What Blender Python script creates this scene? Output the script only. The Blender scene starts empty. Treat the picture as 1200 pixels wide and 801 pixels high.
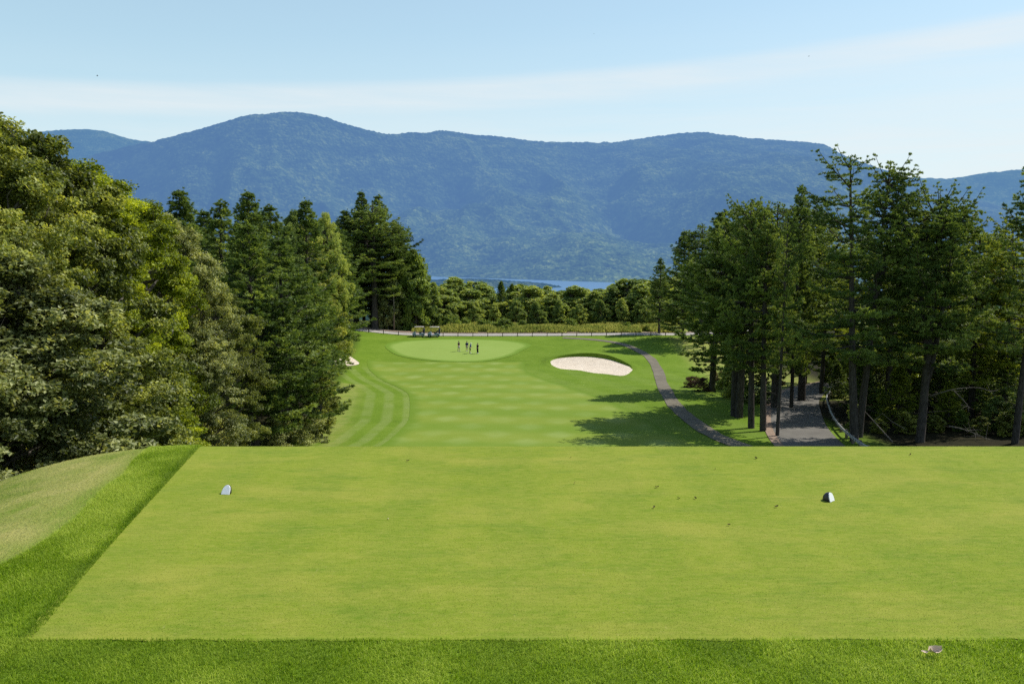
import bpy, bmesh, math, random
import numpy as np
from mathutils import Vector

sc = bpy.context.scene
COL = sc.collection
PI = math.pi
RNG = np.random.default_rng(7)
random.seed(7)

# ------------------------------------------------------------------ camera model (used to lay the site out)
F = 933.0
CAM = np.array([0.0, 0.0, 2.6])
TP = 105.5 / 933.0
PIT = math.atan(TP)
CP, SP = math.cos(PIT), math.sin(PIT)


def slope_u(px, py):
    """bearing x/y and slope z/y of the sight line through a point of the photograph"""
    up = (400.5 - py) / F
    dy = CP + up * SP
    return (px - 600) / F / dy, (-SP + up * CP) / dy


# ------------------------------------------------------------------ noise
_perm = np.random.default_rng(3).permutation(4096)
_gr = np.random.default_rng(4).uniform(-1, 1, 4096)


def vnoise(x, y):
    x = np.asarray(x, float); y = np.asarray(y, float)
    xi = np.floor(x).astype(np.int64); yi = np.floor(y).astype(np.int64)
    fx = x - xi; fy = y - yi
    fx = fx * fx * (3 - 2 * fx); fy = fy * fy * (3 - 2 * fy)

    def g(a, b):
        return _gr[(_perm[(a & 4095)] + b * 131) & 4095]
    return (g(xi, yi) * (1 - fx) + g(xi + 1, yi) * fx) * (1 - fy) + (g(xi, yi + 1) * (1 - fx) + g(xi + 1, yi + 1) * fx) * fy


def fbm(x, y, o=4):
    s = 0; a = 1.0; n = 0
    for k in range(o):
        s = s + a * vnoise(x * 2 ** k + 17.3 * k, y * 2 ** k - 9.1 * k); n += a; a *= 0.5
    return s / n


def sstep(a, b, x):
    t = np.clip((x - a) / (b - a), 0, 1)
    return t * t * (3 - 2 * t)


# ------------------------------------------------------------------ terrain
_py = np.arange(-400, 9000, 1.0)
_pz = np.interp(_py, [-400, 30, 45, 58, 80, 105, 118, 126, 150, 153, 158, 178, 205, 260, 400, 1000, 1500, 1700, 9000],
                [-10.3, -10.4, -10.9, -11.7, -13.0, -14.5, -14.85, -14.85, -13.62, -13.45, -13.45, -14.2, -17, -24, -40, -70, -79, -86, -86])
_k = np.exp(-np.linspace(-2, 2, 9) ** 2); _k /= _k.sum()
_pz = np.convolve(np.pad(_pz, 4, mode='edge'), _k, mode='valid')


def tee_edge(y):
    return -3.32 - (y - 5.14) * 0.1688


BUNK_C = (12.1, 119.6)


def height(x, y):
    x = np.asarray(x, float); y = np.asarray(y, float)
    base = np.interp(y, _py, _pz)
    far = sstep(18, 40, y)
    base = base + far * (0.25 * fbm(x / 22, y / 22, 2)) * (1 - sstep(150, 175, y) * 0.3) * sstep(6, 30, np.abs(x - 2) + 4 + 30 * (y > 158))
    # rising woodland floor on the left, low bank on the right of the road
    base = base + 3.0 * sstep(-16, -50, x) * sstep(30, 60, y) * (1 - sstep(160, 400, y))
    base = base + 1.2 * sstep(30, 55, x) * sstep(30, 50, y) * (1 - sstep(160, 400, y))
    # green side bunker and the mound behind it
    bx = (x - BUNK_C[0]); by = (y - BUNK_C[1])
    base = base + 0.85 * np.exp(-(((bx - 1.5) / 7.5) ** 2 + ((by - 8.5) / 5.0) ** 2))
    base = base - 0.35 * np.exp(-((bx / 5.2) ** 2 + ((by + 0.5) / 5.5) ** 2) ** 1.5)
    base = base + 0.35 * np.exp(-(((x + 26) / 3.0) ** 2 + ((y - 128) / 4.0) ** 2))
    # tee plateau
    d = np.clip(y - 10.42, 0, None)
    df = np.where(d < 0.3, 1.15 * d * d, 1.15 * 0.09 + 0.69 * (d - 0.3))
    dl = np.clip(tee_edge(np.clip(y, 2, 14)) - x - 0.2, 0, None)
    dl = np.where(dl < 3.6, 0.076 * dl * dl, 0.076 * 12.96 + 0.547 * (dl - 3.6))
    dr = np.clip(x - 10.5, 0, None)
    dr = np.where(dr < 4, 0.06 * dr * dr, 0.96 + 0.48 * (dr - 4))
    rise = 0.9 * sstep(3.4, 0.4, y)
    rim = 0.02 * fbm(x * 1.1, y * 1.1, 2) * sstep(0.0, 0.6, tee_edge(y) - x)
    pl = rise - df - dl - dr + rim
    k = 0.8
    m = np.maximum(pl, base)
    return m + k * 0.12 * np.exp(-np.abs(pl - base) / k)


def hz(x, y):
    return float(height(np.array([x]), np.array([y]))[0])


def ground_at(px, py, y0=3.0, y1=400.0):
    """where the sight line through (px,py) meets the terrain"""
    u, s = slope_u(px, py)
    ys = np.concatenate([np.arange(3, 14, 0.02), np.arange(14, y1, 0.1)])
    ys = ys[ys >= y0]
    zs = 2.6 + s * ys
    hit = np.nonzero(zs <= height(u * ys, ys))[0]
    yy = ys[hit[0]] if len(hit) else ys[-1]
    return u * yy, yy


# ------------------------------------------------------------------ mesh helpers
def mesh_np(name, verts, faces, attrs=None, smooth=False):
    """faces: list of int arrays (n,k)"""
    me = bpy.data.meshes.new(name)
    verts = np.asarray(verts, np.float32)
    me.vertices.add(len(verts))
    me.vertices.foreach_set('co', verts.ravel())
    faces = [np.asarray(f, np.int32) for f in faces if len(f)]
    nl = sum(f.size for f in faces); nf = sum(len(f) for f in faces)
    me.loops.add(nl); me.polygons.add(nf)
    me.loops.foreach_set('vertex_index', np.concatenate([f.ravel() for f in faces]))
    tot = np.concatenate([np.full(len(f), f.shape[1], np.int32) for f in faces])
    start = np.concatenate([[0], np.cumsum(tot)[:-1]]).astype(np.int32)
    me.polygons.foreach_set('loop_start', start)
    me.polygons.foreach_set('loop_total', tot)
    me.polygons.foreach_set('use_smooth', np.full(nf, smooth, dtype=bool))
    me.update(calc_edges=True)
    for k, v in (attrs or {}).items():
        a = me.attributes.new(k, 'FLOAT', 'POINT')
        a.data.foreach_set('value', np.asarray(v, np.float32).ravel())
    me.validate()
    return me


def link(name, me, mat=None, parent=None):
    o = bpy.data.objects.new(name, me)
    COL.objects.link(o)
    if mat is not None and len(me.materials) == 0:
        me.materials.append(mat)
    if parent is not None:
        o.parent = parent
    return o


def empty(name, loc=(0, 0, 0), rz=0.0, scale=(1, 1, 1)):
    o = bpy.data.objects.new(name, None)
    o.empty_display_size = 0.3
    COL.objects.link(o)
    o.location = loc; o.rotation_euler = (0, 0, rz); o.scale = scale
    return o


def tag(o, label=None, cat=None, group=None, kind=None):
    if label: o['label'] = label
    if cat: o['category'] = cat
    if group: o['group'] = group
    if kind: o['kind'] = kind
    return o


def copy_tree(o, parent=None):
    c = o.copy(); COL.objects.link(c); c.parent = parent
    for ch in list(o.children):
        copy_tree(ch, c)
    return c


class Geo:
    """collects simple shapes into one mesh"""
    def __init__(s):
        s.v = []; s.f = []

    def add(s, verts, faces):
        b = len(s.v)
        s.v += [tuple(map(float, p)) for p in verts]
        s.f += [tuple(i + b for i in f) for f in faces]

    def box(s, x0, x1, y0, y1, z0, z1):
        s.add([(x0, y0, z0), (x1, y0, z0), (x1, y1, z0), (x0, y1, z0), (x0, y0, z1), (x1, y0, z1), (x1, y1, z1), (x0, y1, z1)],
              [(0, 3, 2, 1), (4, 5, 6, 7), (0, 1, 5, 4), (1, 2, 6, 5), (2, 3, 7, 6), (3, 0, 4, 7)])

    def tube(s, pts, rad, n=8, caps=True):
        V, Q = tube_np(np.array(pts, float), np.array(rad, float) * np.ones(len(pts)), n)
        s.add(V, [tuple(q) for q in Q])
        if caps:
            b = len(s.v) - len(V)
            s.f.append(tuple(b + i for i in range(n))[::-1])
            s.f.append(tuple(b + (len(pts) - 1) * n + i for i in range(n)))

    def prism(s, prof, y0, y1):
        n = len(prof)
        s.add([(p[0], y0, p[1]) for p in prof] + [(p[0], y1, p[1]) for p in prof],
              [tuple(range(n)), tuple(range(n, 2 * n))[::-1]] + [((i + 1) % n, i, n + i, n + (i + 1) % n) for i in range(n)])

    def build(s, name, mat, parent=None, smooth=False, bevel=0.0, seg=2):
        me = bpy.data.meshes.new(name)
        me.from_pydata(s.v, [], s.f)
        bm = bmesh.new(); bm.from_mesh(me)
        bmesh.ops.recalc_face_normals(bm, faces=bm.faces)
        if bevel:
            bmesh.ops.bevel(bm, geom=bm.edges[:], offset=bevel, segments=seg, affect='EDGES', clamp_overlap=True)
        bm.to_mesh(me); bm.free()
        for p in me.polygons: p.use_smooth = smooth
        return link(name, me, mat, parent)


def tube_np(P, R, n=6):
    """tapered tube along polyline P: returns verts, quads"""
    T = np.gradient(P, axis=0)
    T /= np.linalg.norm(T, axis=1, keepdims=True) + 1e-9
    ref = np.where(np.abs(T[:, 2:3]) > 0.9, np.array([[1.0, 0, 0]]), np.array([[0, 0, 1.0]]))
    if np.abs(T[:, 2]).mean() > 0.7:
        ref = np.tile(np.array([[1.0, 0, 0]]), (len(P), 1))
    A = np.cross(T, ref); A /= np.linalg.norm(A, axis=1, keepdims=True) + 1e-9
    B = np.cross(T, A)
    a = np.arange(n) * 2 * PI / n
    V = P[:, None, :] + R[:, None, None] * (np.cos(a)[None, :, None] * A[:, None, :] + np.sin(a)[None, :, None] * B[:, None, :])
    m = len(P)
    i = np.arange(m - 1)[:, None] * n; j = np.arange(n)[None, :]; k = (j + 1) % n
    Q = np.stack([i + j, i + k, i + n + k, i + n + j], -1).reshape(-1, 4)
    return V.reshape(-1, 3), Q


class Wood:
    def __init__(s): s.V = []; s.Q = []; s.n = 0

    def add(s, P, R, n):
        v, q = tube_np(np.asarray(P, float), np.asarray(R, float), n)
        s.V.append(v); s.Q.append(q + s.n); s.n += len(v)

    def mesh(s, name):
        return mesh_np(name, np.concatenate(s.V), [np.concatenate(s.Q)], smooth=True)


# ------------------------------------------------------------------ node helpers
def new_mat(name):
    m = bpy.data.materials.new(name); m.use_nodes = True
    nt = m.node_tree; nt.nodes.clear()
    return m, nt


def N(nt, typ, **kw):
    n = nt.nodes.new(typ)
    for k, v in kw.items():
        if k in n.inputs: n.inputs[k].default_value = v
        else: setattr(n, k, v)
    return n


def L(nt, a, b): nt.links.new(a, b)


def ramp(nt, src, stops, interp='LINEAR'):
    r = nt.nodes.new('ShaderNodeValToRGB'); r.color_ramp.interpolation = interp
    e = r.color_ramp.elements
    while len(e) < len(stops): e.new(0.5)
    for el, (p, c) in zip(e, stops):
        el.position = p; el.color = (*c, 1) if len(c) == 3 else c
    L(nt, src, r.inputs['Fac'])
    return r.outputs['Color']


def g3(v): return (v, v, v)


def noise(nt, vec, scale, detail=3, rough=0.6, dist=0.0):
    n = N(nt, 'ShaderNodeTexNoise'); n.inputs['Scale'].default_value = scale
    n.inputs['Detail'].default_value = detail; n.inputs['Roughness'].default_value = rough
    n.inputs['Distortion'].default_value = dist
    if vec is not None: L(nt, vec, n.inputs['Vector'])
    return n.outputs['Fac']


def mix(nt, fac, a, b, mode='MIX'):
    m = N(nt, 'ShaderNodeMix', data_type='RGBA', blend_type=mode, clamp_factor=True)
    for val, i in ((fac, 0), (a, 6), (b, 7)):
        s = m.inputs[i]
        if isinstance(val, bpy.types.NodeSocket): L(nt, val, s)
        elif isinstance(val, (int, float)): s.default_value = val if i == 0 else (val, val, val, 1)
        else: s.default_value = (*val, 1)
    return m.outputs[2]


def math_(nt, op, a, b=None, c=None, clamp=False):
    m = N(nt, 'ShaderNodeMath', operation=op, use_clamp=clamp)
    for i, val in enumerate((a, b, c)):
        if val is None: continue
        if isinstance(val, bpy.types.NodeSocket): L(nt, val, m.inputs[i])
        else: m.inputs[i].default_value = val
    return m.outputs[0]


def maprange(nt, v, a, b, c=0.0, d=1.0, smooth=False):
    m = N(nt, 'ShaderNodeMapRange', interpolation_type='SMOOTHSTEP' if smooth else 'LINEAR')
    L(nt, v, m.inputs[0])
    for i, x in zip((1, 2, 3, 4), (a, b, c, d)): m.inputs[i].default_value = x
    return m.outputs[0]


def wpos(nt): return N(nt, 'ShaderNodeNewGeometry').outputs['Position']


def scaled(nt, vec, s, rot=(0, 0, 0)):
    m = N(nt, 'ShaderNodeMapping'); L(nt, vec, m.inputs['Vector'])
    m.inputs['Scale'].default_value = s; m.inputs['Rotation'].default_value = rot
    return m.outputs['Vector']


def finish(nt, col, rough=0.9, spec=0.2, bump=None, bstr=0.3, bdist=0.05, metallic=0.0):
    p = N(nt, 'ShaderNodeBsdfPrincipled')
    if isinstance(col, bpy.types.NodeSocket): L(nt, col, p.inputs['Base Color'])
    else: p.inputs['Base Color'].default_value = (*col, 1)
    p.inputs['Roughness'].default_value = rough
    p.inputs['Specular IOR Level'].default_value = spec
    p.inputs['Metallic'].default_value = metallic
    if bump is not None:
        b = N(nt, 'ShaderNodeBump'); b.inputs['Strength'].default_value = bstr; b.inputs['Distance'].default_value = bdist
        L(nt, bump, b.inputs['Height']); L(nt, b.outputs[0], p.inputs['Normal'])
    o = N(nt, 'ShaderNodeOutputMaterial'); L(nt, p.outputs[0], o.inputs['Surface'])
    return p


def plain(name, col, rough=0.6, spec=0.3, var=0.15, scale=6.0, metallic=0.0):
    m, nt = new_mat(name)
    tc = N(nt, 'ShaderNodeTexCoord').outputs['Object']
    n = noise(nt, tc, scale, 4)
    c = mix(nt, maprange(nt, n, 0.3, 0.7), tuple(x * (1 - var) for x in col), tuple(min(1, x * (1 + var)) for x in col))
    finish(nt, c, rough, spec, n, 0.1, 0.01, metallic)
    return m


M = {}
# -- grass surfaces ------------------------------------------------
def grass_mat(name, dark, mid, light, fine=60.0, bstr=0.5, bdist=0.02, extra=None, patch=0.35, streak=None):
    m, nt = new_mat(name)
    p = wpos(nt)
    n1 = noise(nt, p, patch, 4, 0.6, 0.3)
    n2 = noise(nt, p, patch * 7, 3, 0.65)
    n3 = noise(nt, p, fine, 3, 0.7)
    f = math_(nt, 'ADD', math_(nt, 'MULTIPLY', n1, 0.5), math_(nt, 'ADD', math_(nt, 'MULTIPLY', n2, 0.3), math_(nt, 'MULTIPLY', n3, 0.35)))
    c = ramp(nt, f, [(0.40, dark), (0.56, mid), (0.74, light)])
    if streak:
        s = noise(nt, scaled(nt, p, streak[0]), 1.0, 4, 0.6)
        c = mix(nt, maprange(nt, s, 0.42, 0.72), c, streak[1])
    if extra: c = extra(nt, p, c)
    finish(nt, c, 0.95, 0.08, n3, bstr, bdist)
    M[name] = m
    return m


def tee_extra(nt, p, c):
    # worn yellow blotches, drawn out across the tee
    s = noise(nt, scaled(nt, p, (0.55, 1.6, 1.0)), 1.0, 5, 0.62, 0.4)
    c = mix(nt, maprange(nt, s, 0.48, 0.70, 0, 0.75), c, (0.275, 0.278, 0.045))
    s2 = noise(nt, scaled(nt, p, (0.9, 2.6, 1.0)), 1.3, 5, 0.6, 0.2)
    c = mix(nt, maprange(nt, s2, 0.50, 0.68, 0, 0.7), c, (0.110, 0.190, 0.014))
    sx = N(nt, 'ShaderNodeSeparateXYZ'); L(nt, p, sx.inputs[0])
    st = math_(nt, 'SINE', math_(nt, 'MULTIPLY', math_(nt, 'ADD', sx.outputs[0], math_(nt, 'MULTIPLY', sx.outputs[1], 0.03)), 2 * PI / 1.1))
    c = mix(nt, math_(nt, 'MULTIPLY', maprange(nt, st, -0.5, 0.5, 0, 1, True), 0.20), c, (0.095, 0.175, 0.012))
    s4 = noise(nt, p, 34.0, 3, 0.75)
    c = mix(nt, maprange(nt, s4, 0.60, 0.72, 0, 0.45), c, (0.36, 0.32, 0.12))
    s3 = noise(nt, scaled(nt, p, (7.0, 22.0, 1.0)), 1.0, 4, 0.7)
    c = mix(nt, maprange(nt, s3, 0.35, 0.75, 0.0, 0.5), c, (0.34, 0.33, 0.065))
    return c


grass_mat('tee_turf', (0.132, 0.200, 0.012), (0.174, 0.236, 0.018), (0.218, 0.262, 0.030), fine=90, bstr=0.35, bdist=0.008, patch=0.6, extra=tee_extra)
def green_extra(nt, p, c):
    e = N(nt, 'ShaderNodeAttribute', attribute_name='edge').outputs['Fac']
    e = math_(nt, 'ADD', e, math_(nt, 'MULTIPLY', math_(nt, 'SUBTRACT', noise(nt, p, 0.5, 3), 0.5), 0.05))
    c = mix(nt, math_(nt, 'MULTIPLY', noise(nt, scaled(nt, p, (0.05, 0.25, 1)), 1.0, 3), 0.5), c, (0.235, 0.310, 0.060))
    return mix(nt, maprange(nt, e, 0.86, 0.97, 0, 1, True), c, (0.135, 0.225, 0.024))


def fair_edge(nt, p, c):
    e = N(nt, 'ShaderNodeAttribute', attribute_name='edge').outputs['Fac']
    e = math_(nt, 'ADD', e, math_(nt, 'MULTIPLY', math_(nt, 'SUBTRACT', noise(nt, p, 0.6, 4), 0.5), 1.6))
    return mix(nt, maprange(nt, e, 0.0, 1.5, 1, 0, True), c, (0.126, 0.205, 0.018))


grass_mat('green_turf', (0.205, 0.300, 0.056), (0.228, 0.325, 0.066), (0.255, 0.345, 0.080), fine=14, bstr=0.15, bdist=0.01, patch=0.08, extra=green_extra)


def cross_mow(nt, p, c):
    # faint diamond pattern left by mowing in two diagonal directions
    sep = N(nt, 'ShaderNodeSeparateXYZ'); L(nt, p, sep.inputs[0])
    w = noise(nt, p, 0.05, 2)
    w = math_(nt, 'MULTIPLY', math_(nt, 'SUBTRACT', w, 0.5), 2.5)
    def band(kx, ky, lam):
        a = math_(nt, 'ADD', math_(nt, 'MULTIPLY', sep.outputs[0], kx), math_(nt, 'MULTIPLY', sep.outputs[1], ky))
        a = math_(nt, 'ADD', a, w)
        s = math_(nt, 'SINE', math_(nt, 'MULTIPLY', a, 2 * PI / lam))
        return maprange(nt, s, -0.9, 0.9, 0, 1, True)
    b = math_(nt, 'MULTIPLY', band(0.86, 0.5, 4.2), band(-0.80, 0.6, 4.2))
    c = mix(nt, math_(nt, 'MULTIPLY', math_(nt, 'MULTIPLY', b, maprange(nt, noise(nt, p, 0.11, 4, 0.7), 0.35, 0.65, 0.25, 1.0)), 0.75), c, (0.270, 0.335, 0.095))
    b2 = band(0.1, 0.99, 9.0)
    c = mix(nt, math_(nt, 'MULTIPLY', b2, 0.38), c, (0.105, 0.205, 0.016))
    return fair_edge(nt, p, c)


grass_mat('fairway_turf', (0.165, 0.232, 0.026), (0.192, 0.254, 0.034), (0.228, 0.278, 0.050), fine=9, bstr=0.25, bdist=0.03, patch=0.07, extra=cross_mow)


def ground_extra(nt, p, c):
    at = N(nt, 'ShaderNodeAttribute', attribute_name='mow')      # 0..n across the mown passes beside the fairway
    ad = N(nt, 'ShaderNodeAttribute', attribute_name='dry')
    aw = N(nt, 'ShaderNodeAttribute', attribute_name='wood')
    s = math_(nt, 'SINE', math_(nt, 'MULTIPLY', at.outputs['Fac'], PI))
    s = maprange(nt, s, -0.6, 0.6, 0, 1, True)
    am = N(nt, 'ShaderNodeAttribute', attribute_name='mown')
    s = math_(nt, 'MULTIPLY', s, maprange(nt, noise(nt, p, 0.35, 4, 0.7), 0.30, 0.62, 0.15, 1.0))
    c = mix(nt, math_(nt, 'MULTIPLY', math_(nt, 'MULTIPLY', s, am.outputs['Fac']), 0.75), c, (0.205, 0.262, 0.066))
    n = noise(nt, p, 0.9, 5, 0.7)
    dry = math_(nt, 'MULTIPLY', ad.outputs['Fac'], maprange(nt, n, 0.30, 0.60), clamp=True)
    c = mix(nt, math_(nt, 'MULTIPLY', dry, 0.85), c, (0.370, 0.335, 0.110))
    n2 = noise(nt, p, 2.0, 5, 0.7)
    lit = ramp(nt, n2, [(0.3, (0.010, 0.012, 0.005)), (0.55, (0.026, 0.023, 0.010)), (0.8, (0.055, 0.047, 0.018))])  # woodland litter, darkened so its colour carries the shade under the trees
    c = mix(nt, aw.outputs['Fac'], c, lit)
    return c


grass_mat('rough_turf', (0.090, 0.155, 0.012), (0.126, 0.205, 0.015), (0.172, 0.245, 0.030), fine=22, bstr=0.6, bdist=0.05, patch=0.16, extra=ground_extra)


def blade_mat(name, a, b, c, trans=0.45):
    m, nt = new_mat(name)
    t = N(nt, 'ShaderNodeAttribute', attribute_name='tint').outputs['Fac']
    col = ramp(nt, t, [(0.0, a), (0.5, b), (1.0, c)])
    n = noise(nt, wpos(nt), 1.3, 4, 0.6)
    col = mix(nt, maprange(nt, n, 0.4, 0.7, 0, 0.45), col, c)
    d = N(nt, 'ShaderNodeBsdfPrincipled'); L(nt, col, d.inputs['Base Color'])
    d.inputs['Roughness'].default_value = 0.55; d.inputs['Specular IOR Level'].default_value = 0.25
    tr = N(nt, 'ShaderNodeBsdfTranslucent'); L(nt, col, tr.inputs['Color'])
    ms = N(nt, 'ShaderNodeMixShader'); ms.inputs[0].default_value = trans
    L(nt, d.outputs[0], ms.inputs[1]); L(nt, tr.outputs[0], ms.inputs[2])
    o = N(nt, 'ShaderNodeOutputMaterial'); L(nt, ms.outputs[0], o.inputs[0])
    M[name] = m


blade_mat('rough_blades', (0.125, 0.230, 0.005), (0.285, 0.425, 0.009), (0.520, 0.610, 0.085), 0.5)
blade_mat('dry_blades', (0.330, 0.370, 0.050), (0.500, 0.490, 0.110), (0.660, 0.590, 0.210), 0.5)
blade_mat('tee_blades', (0.160, 0.235, 0.014), (0.215, 0.275, 0.022), (0.300, 0.325, 0.055))
blade_mat('meadow_blades', (0.200, 0.270, 0.045), (0.390, 0.410, 0.080), (0.560, 0.490, 0.130), 0.5)


def leaf_mat(name, dark, mid, light, trans=0.35, rough=0.5, spec=0.35, randv=0.35, tcol=None):
    m, nt = new_mat(name)
    t = N(nt, 'ShaderNodeAttribute', attribute_name='tint').outputs['Fac']
    r = N(nt, 'ShaderNodeObjectInfo').outputs['Random']
    t2 = math_(nt, 'ADD', t, math_(nt, 'MULTIPLY', math_(nt, 'SUBTRACT', r, 0.5), randv))
    col = ramp(nt, t2, [(0.0, dark), (0.5, mid), (1.0, light)])
    d = N(nt, 'ShaderNodeBsdfPrincipled'); L(nt, col, d.inputs['Base Color'])
    d.inputs['Roughness'].default_value = rough; d.inputs['Specular IOR Level'].default_value = spec
    tr = N(nt, 'ShaderNodeBsdfTranslucent')
    L(nt, mix(nt, 1.0, col, tcol or (1.5, 1.4, 0.6), 'MULTIPLY'), tr.inputs['Color'])
    ms = N(nt, 'ShaderNodeMixShader'); ms.inputs[0].default_value = trans
    L(nt, d.outputs[0], ms.inputs[1]); L(nt, tr.outputs[0], ms.inputs[2])
    o = N(nt, 'ShaderNodeOutputMaterial'); L(nt, ms.outputs[0], o.inputs[0])
    M[name] = m


leaf_mat('olive_leaves', (0.051, 0.070, 0.013), (0.177, 0.212, 0.040), (0.490, 0.511, 0.127), trans=0.42)
leaf_mat('yellow_leaves', (0.064, 0.093, 0.008), (0.218, 0.275, 0.019), (0.532, 0.588, 0.046), trans=0.42)
leaf_mat('grey_leaves', (0.053, 0.070, 0.021), (0.184, 0.211, 0.065), (0.521, 0.539, 0.232), trans=0.40)
leaf_mat('far_leaves', (0.114, 0.173, 0.045), (0.257, 0.335, 0.081), (0.451, 0.494, 0.134), randv=0.75, trans=0.4)
leaf_mat('bush_leaves', (0.090, 0.140, 0.026), (0.185, 0.263, 0.047), (0.312, 0.384, 0.084), randv=0.5, trans=0.4)
leaf_mat('brown_leaves', (0.050, 0.028, 0.014), (0.095, 0.055, 0.026), (0.150, 0.095, 0.045))
leaf_mat('pine_needles', (0.040, 0.074, 0.022), (0.123, 0.185, 0.045), (0.302, 0.373, 0.087), trans=0.33, rough=0.55, spec=0.25, randv=0.25)
leaf_mat('bright_needles', (0.091, 0.135, 0.022), (0.215, 0.269, 0.036), (0.377, 0.419, 0.060), trans=0.42, rough=0.55, spec=0.25, randv=0.25)  # light green needles with the backlit glow of the right-hand pines painted in


def bark_mat(name, a, b):
    m, nt = new_mat(name)
    tc = N(nt, 'ShaderNodeTexCoord').outputs['Object']
    n = noise(nt, scaled(nt, tc, (6, 6, 1.2)), 1.6, 5, 0.7)
    c = ramp(nt, n, [(0.3, a), (0.7, b)])
    finish(nt, c, 0.95, 0.1, n, 0.9, 0.06)
    M[name] = m


bark_mat('pine_bark', (0.022, 0.019, 0.016), (0.105, 0.092, 0.080))
bark_mat('grey_bark', (0.050, 0.044, 0.036), (0.160, 0.145, 0.120))
bark_mat('dead_wood', (0.080, 0.070, 0.056), (0.210, 0.190, 0.160))

# -- sand, asphalt -----------------------------------------------------
m, nt = new_mat('sand'); p = wpos(nt)
n = noise(nt, p, 0.9, 6, 0.75); n2 = noise(nt, scaled(nt, p, (1.0, 4.0, 1.0), (0, 0, 0.4)), 1.6, 5, 0.7)
finish(nt, ramp(nt, n, [(0.3, (0.60, 0.50, 0.38)), (0.7, (0.76, 0.66, 0.52))]), 0.95, 0.1, n2, 1.0, 0.16); M['sand'] = m
m, nt = new_mat('path_asphalt'); p = wpos(nt)
n = noise(nt, p, 0.8, 5, 0.7)
finish(nt, ramp(nt, n, [(0.3, (0.120, 0.104, 0.074)), (0.7, (0.200, 0.176, 0.126))]), 0.9, 0.2, n, 0.2, 0.02); M['path'] = m
m, nt = new_mat('road_asphalt'); p = wpos(nt)
n = noise(nt, p, 0.5, 5, 0.7)
finish(nt, ramp(nt, n, [(0.3, (0.115, 0.107, 0.092)), (0.7, (0.18, 0.168, 0.145))]), 0.9, 0.2, n, 0.2, 0.02); M['road'] = m
m, nt = new_mat('pale_road'); p = wpos(nt)
n = noise(nt, p, 0.7, 5, 0.7)
finish(nt, ramp(nt, n, [(0.3, (0.30, 0.275, 0.24)), (0.7, (0.40, 0.37, 0.33))]), 0.9, 0.2, n, 0.2, 0.02); M['pale_road'] = m
m, nt = new_mat('gravel'); p = wpos(nt)
n = noise(nt, p, 3, 5, 0.8)
finish(nt, ramp(nt, n, [(0.3, (0.20, 0.14, 0.10)), (0.7, (0.36, 0.27, 0.20))]), 0.95, 0.1, n, 0.6, 0.03); M['gravel'] = m

# ------------------------------------------------------------------ fairway, green and bunker outlines on the ground
FAIR_L = [(40, -12.5), (55, -10.2), (60, -9.4), (70, -9.2), (80, -10.4), (90, -11.8), (100, -15.0), (110, -19.0), (118, -21.6), (126, -23.2)]
FAIR_R = [(40, 20), (55, 16), (62, 13), (72, 12), (82, 10.8), (92, 8.6), (100, 6.6), (108, 4.0), (116, 2.0), (126, 2.0)]


def f_left(y): return np.interp(y, [a for a, b in FAIR_L], [b for a, b in FAIR_L])
def f_right(y): return np.interp(y, [a for a, b in FAIR_R], [b for a, b in FAIR_R])


def smooth_poly(pts, n=160):
    """closed Catmull-Rom through pts"""
    P = np.array(pts, float); m = len(P); out = []
    for i in range(m):
        p0, p1, p2, p3 = P[i - 1], P[i], P[(i + 1) % m], P[(i + 2) % m]
        for t in np.linspace(0, 1, max(2, n // m), endpoint=False):
            out.append(0.5 * ((2 * p1) + (p2 - p0) * t + (2 * p0 - 5 * p1 + 4 * p2 - p3) * t * t + (3 * p1 - p0 - 3 * p2 + p3) * t ** 3))
    return np.array(out)


def smooth_line(pts, n=12):
    P = np.array(pts, float); P = np.vstack([2 * P[0] - P[1], P, 2 * P[-1] - P[-2]]); out = []
    for i in range(1, len(P) - 2):
        p0, p1, p2, p3 = P[i - 1], P[i], P[i + 1], P[i + 2]
        for t in np.linspace(0, 1, n, endpoint=False):
            out.append(0.5 * ((2 * p1) + (p2 - p0) * t + (2 * p0 - 5 * p1 + 4 * p2 - p3) * t * t + (3 * p1 - p0 - 3 * p2 + p3) * t ** 3))
    out.append(P[-2])
    return np.array(out)


def sheet_disc(name, outline, dz, mat, rings=24):
    c = outline.mean(axis=0); V = [np.array([[c[0], c[1]]])]
    n = len(outline)
    for k in range(1, rings + 1):
        V.append(c + (outline - c) * (k / rings))
    V = np.vstack(V)
    z = height(V[:, 0], V[:, 1]) + dz
    j = np.arange(n); k = (j + 1) % n
    T = np.stack([np.zeros(n, int), 1 + j, 1 + k], 1)
    Q = []
    for r in range(rings - 1):
        a = 1 + r * n; b = a + n
        Q.append(np.stack([a + j, b + j, b + k, a + k], 1))
    rad_ = np.concatenate([[0.0], np.repeat(np.arange(1, rings + 1) / rings, n)])
    me = mesh_np(name, np.column_stack([V, z]), [T, np.vstack(Q)], {'edge': rad_}, smooth=True)
    return tag(link(name, me, mat), kind='structure')


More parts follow.
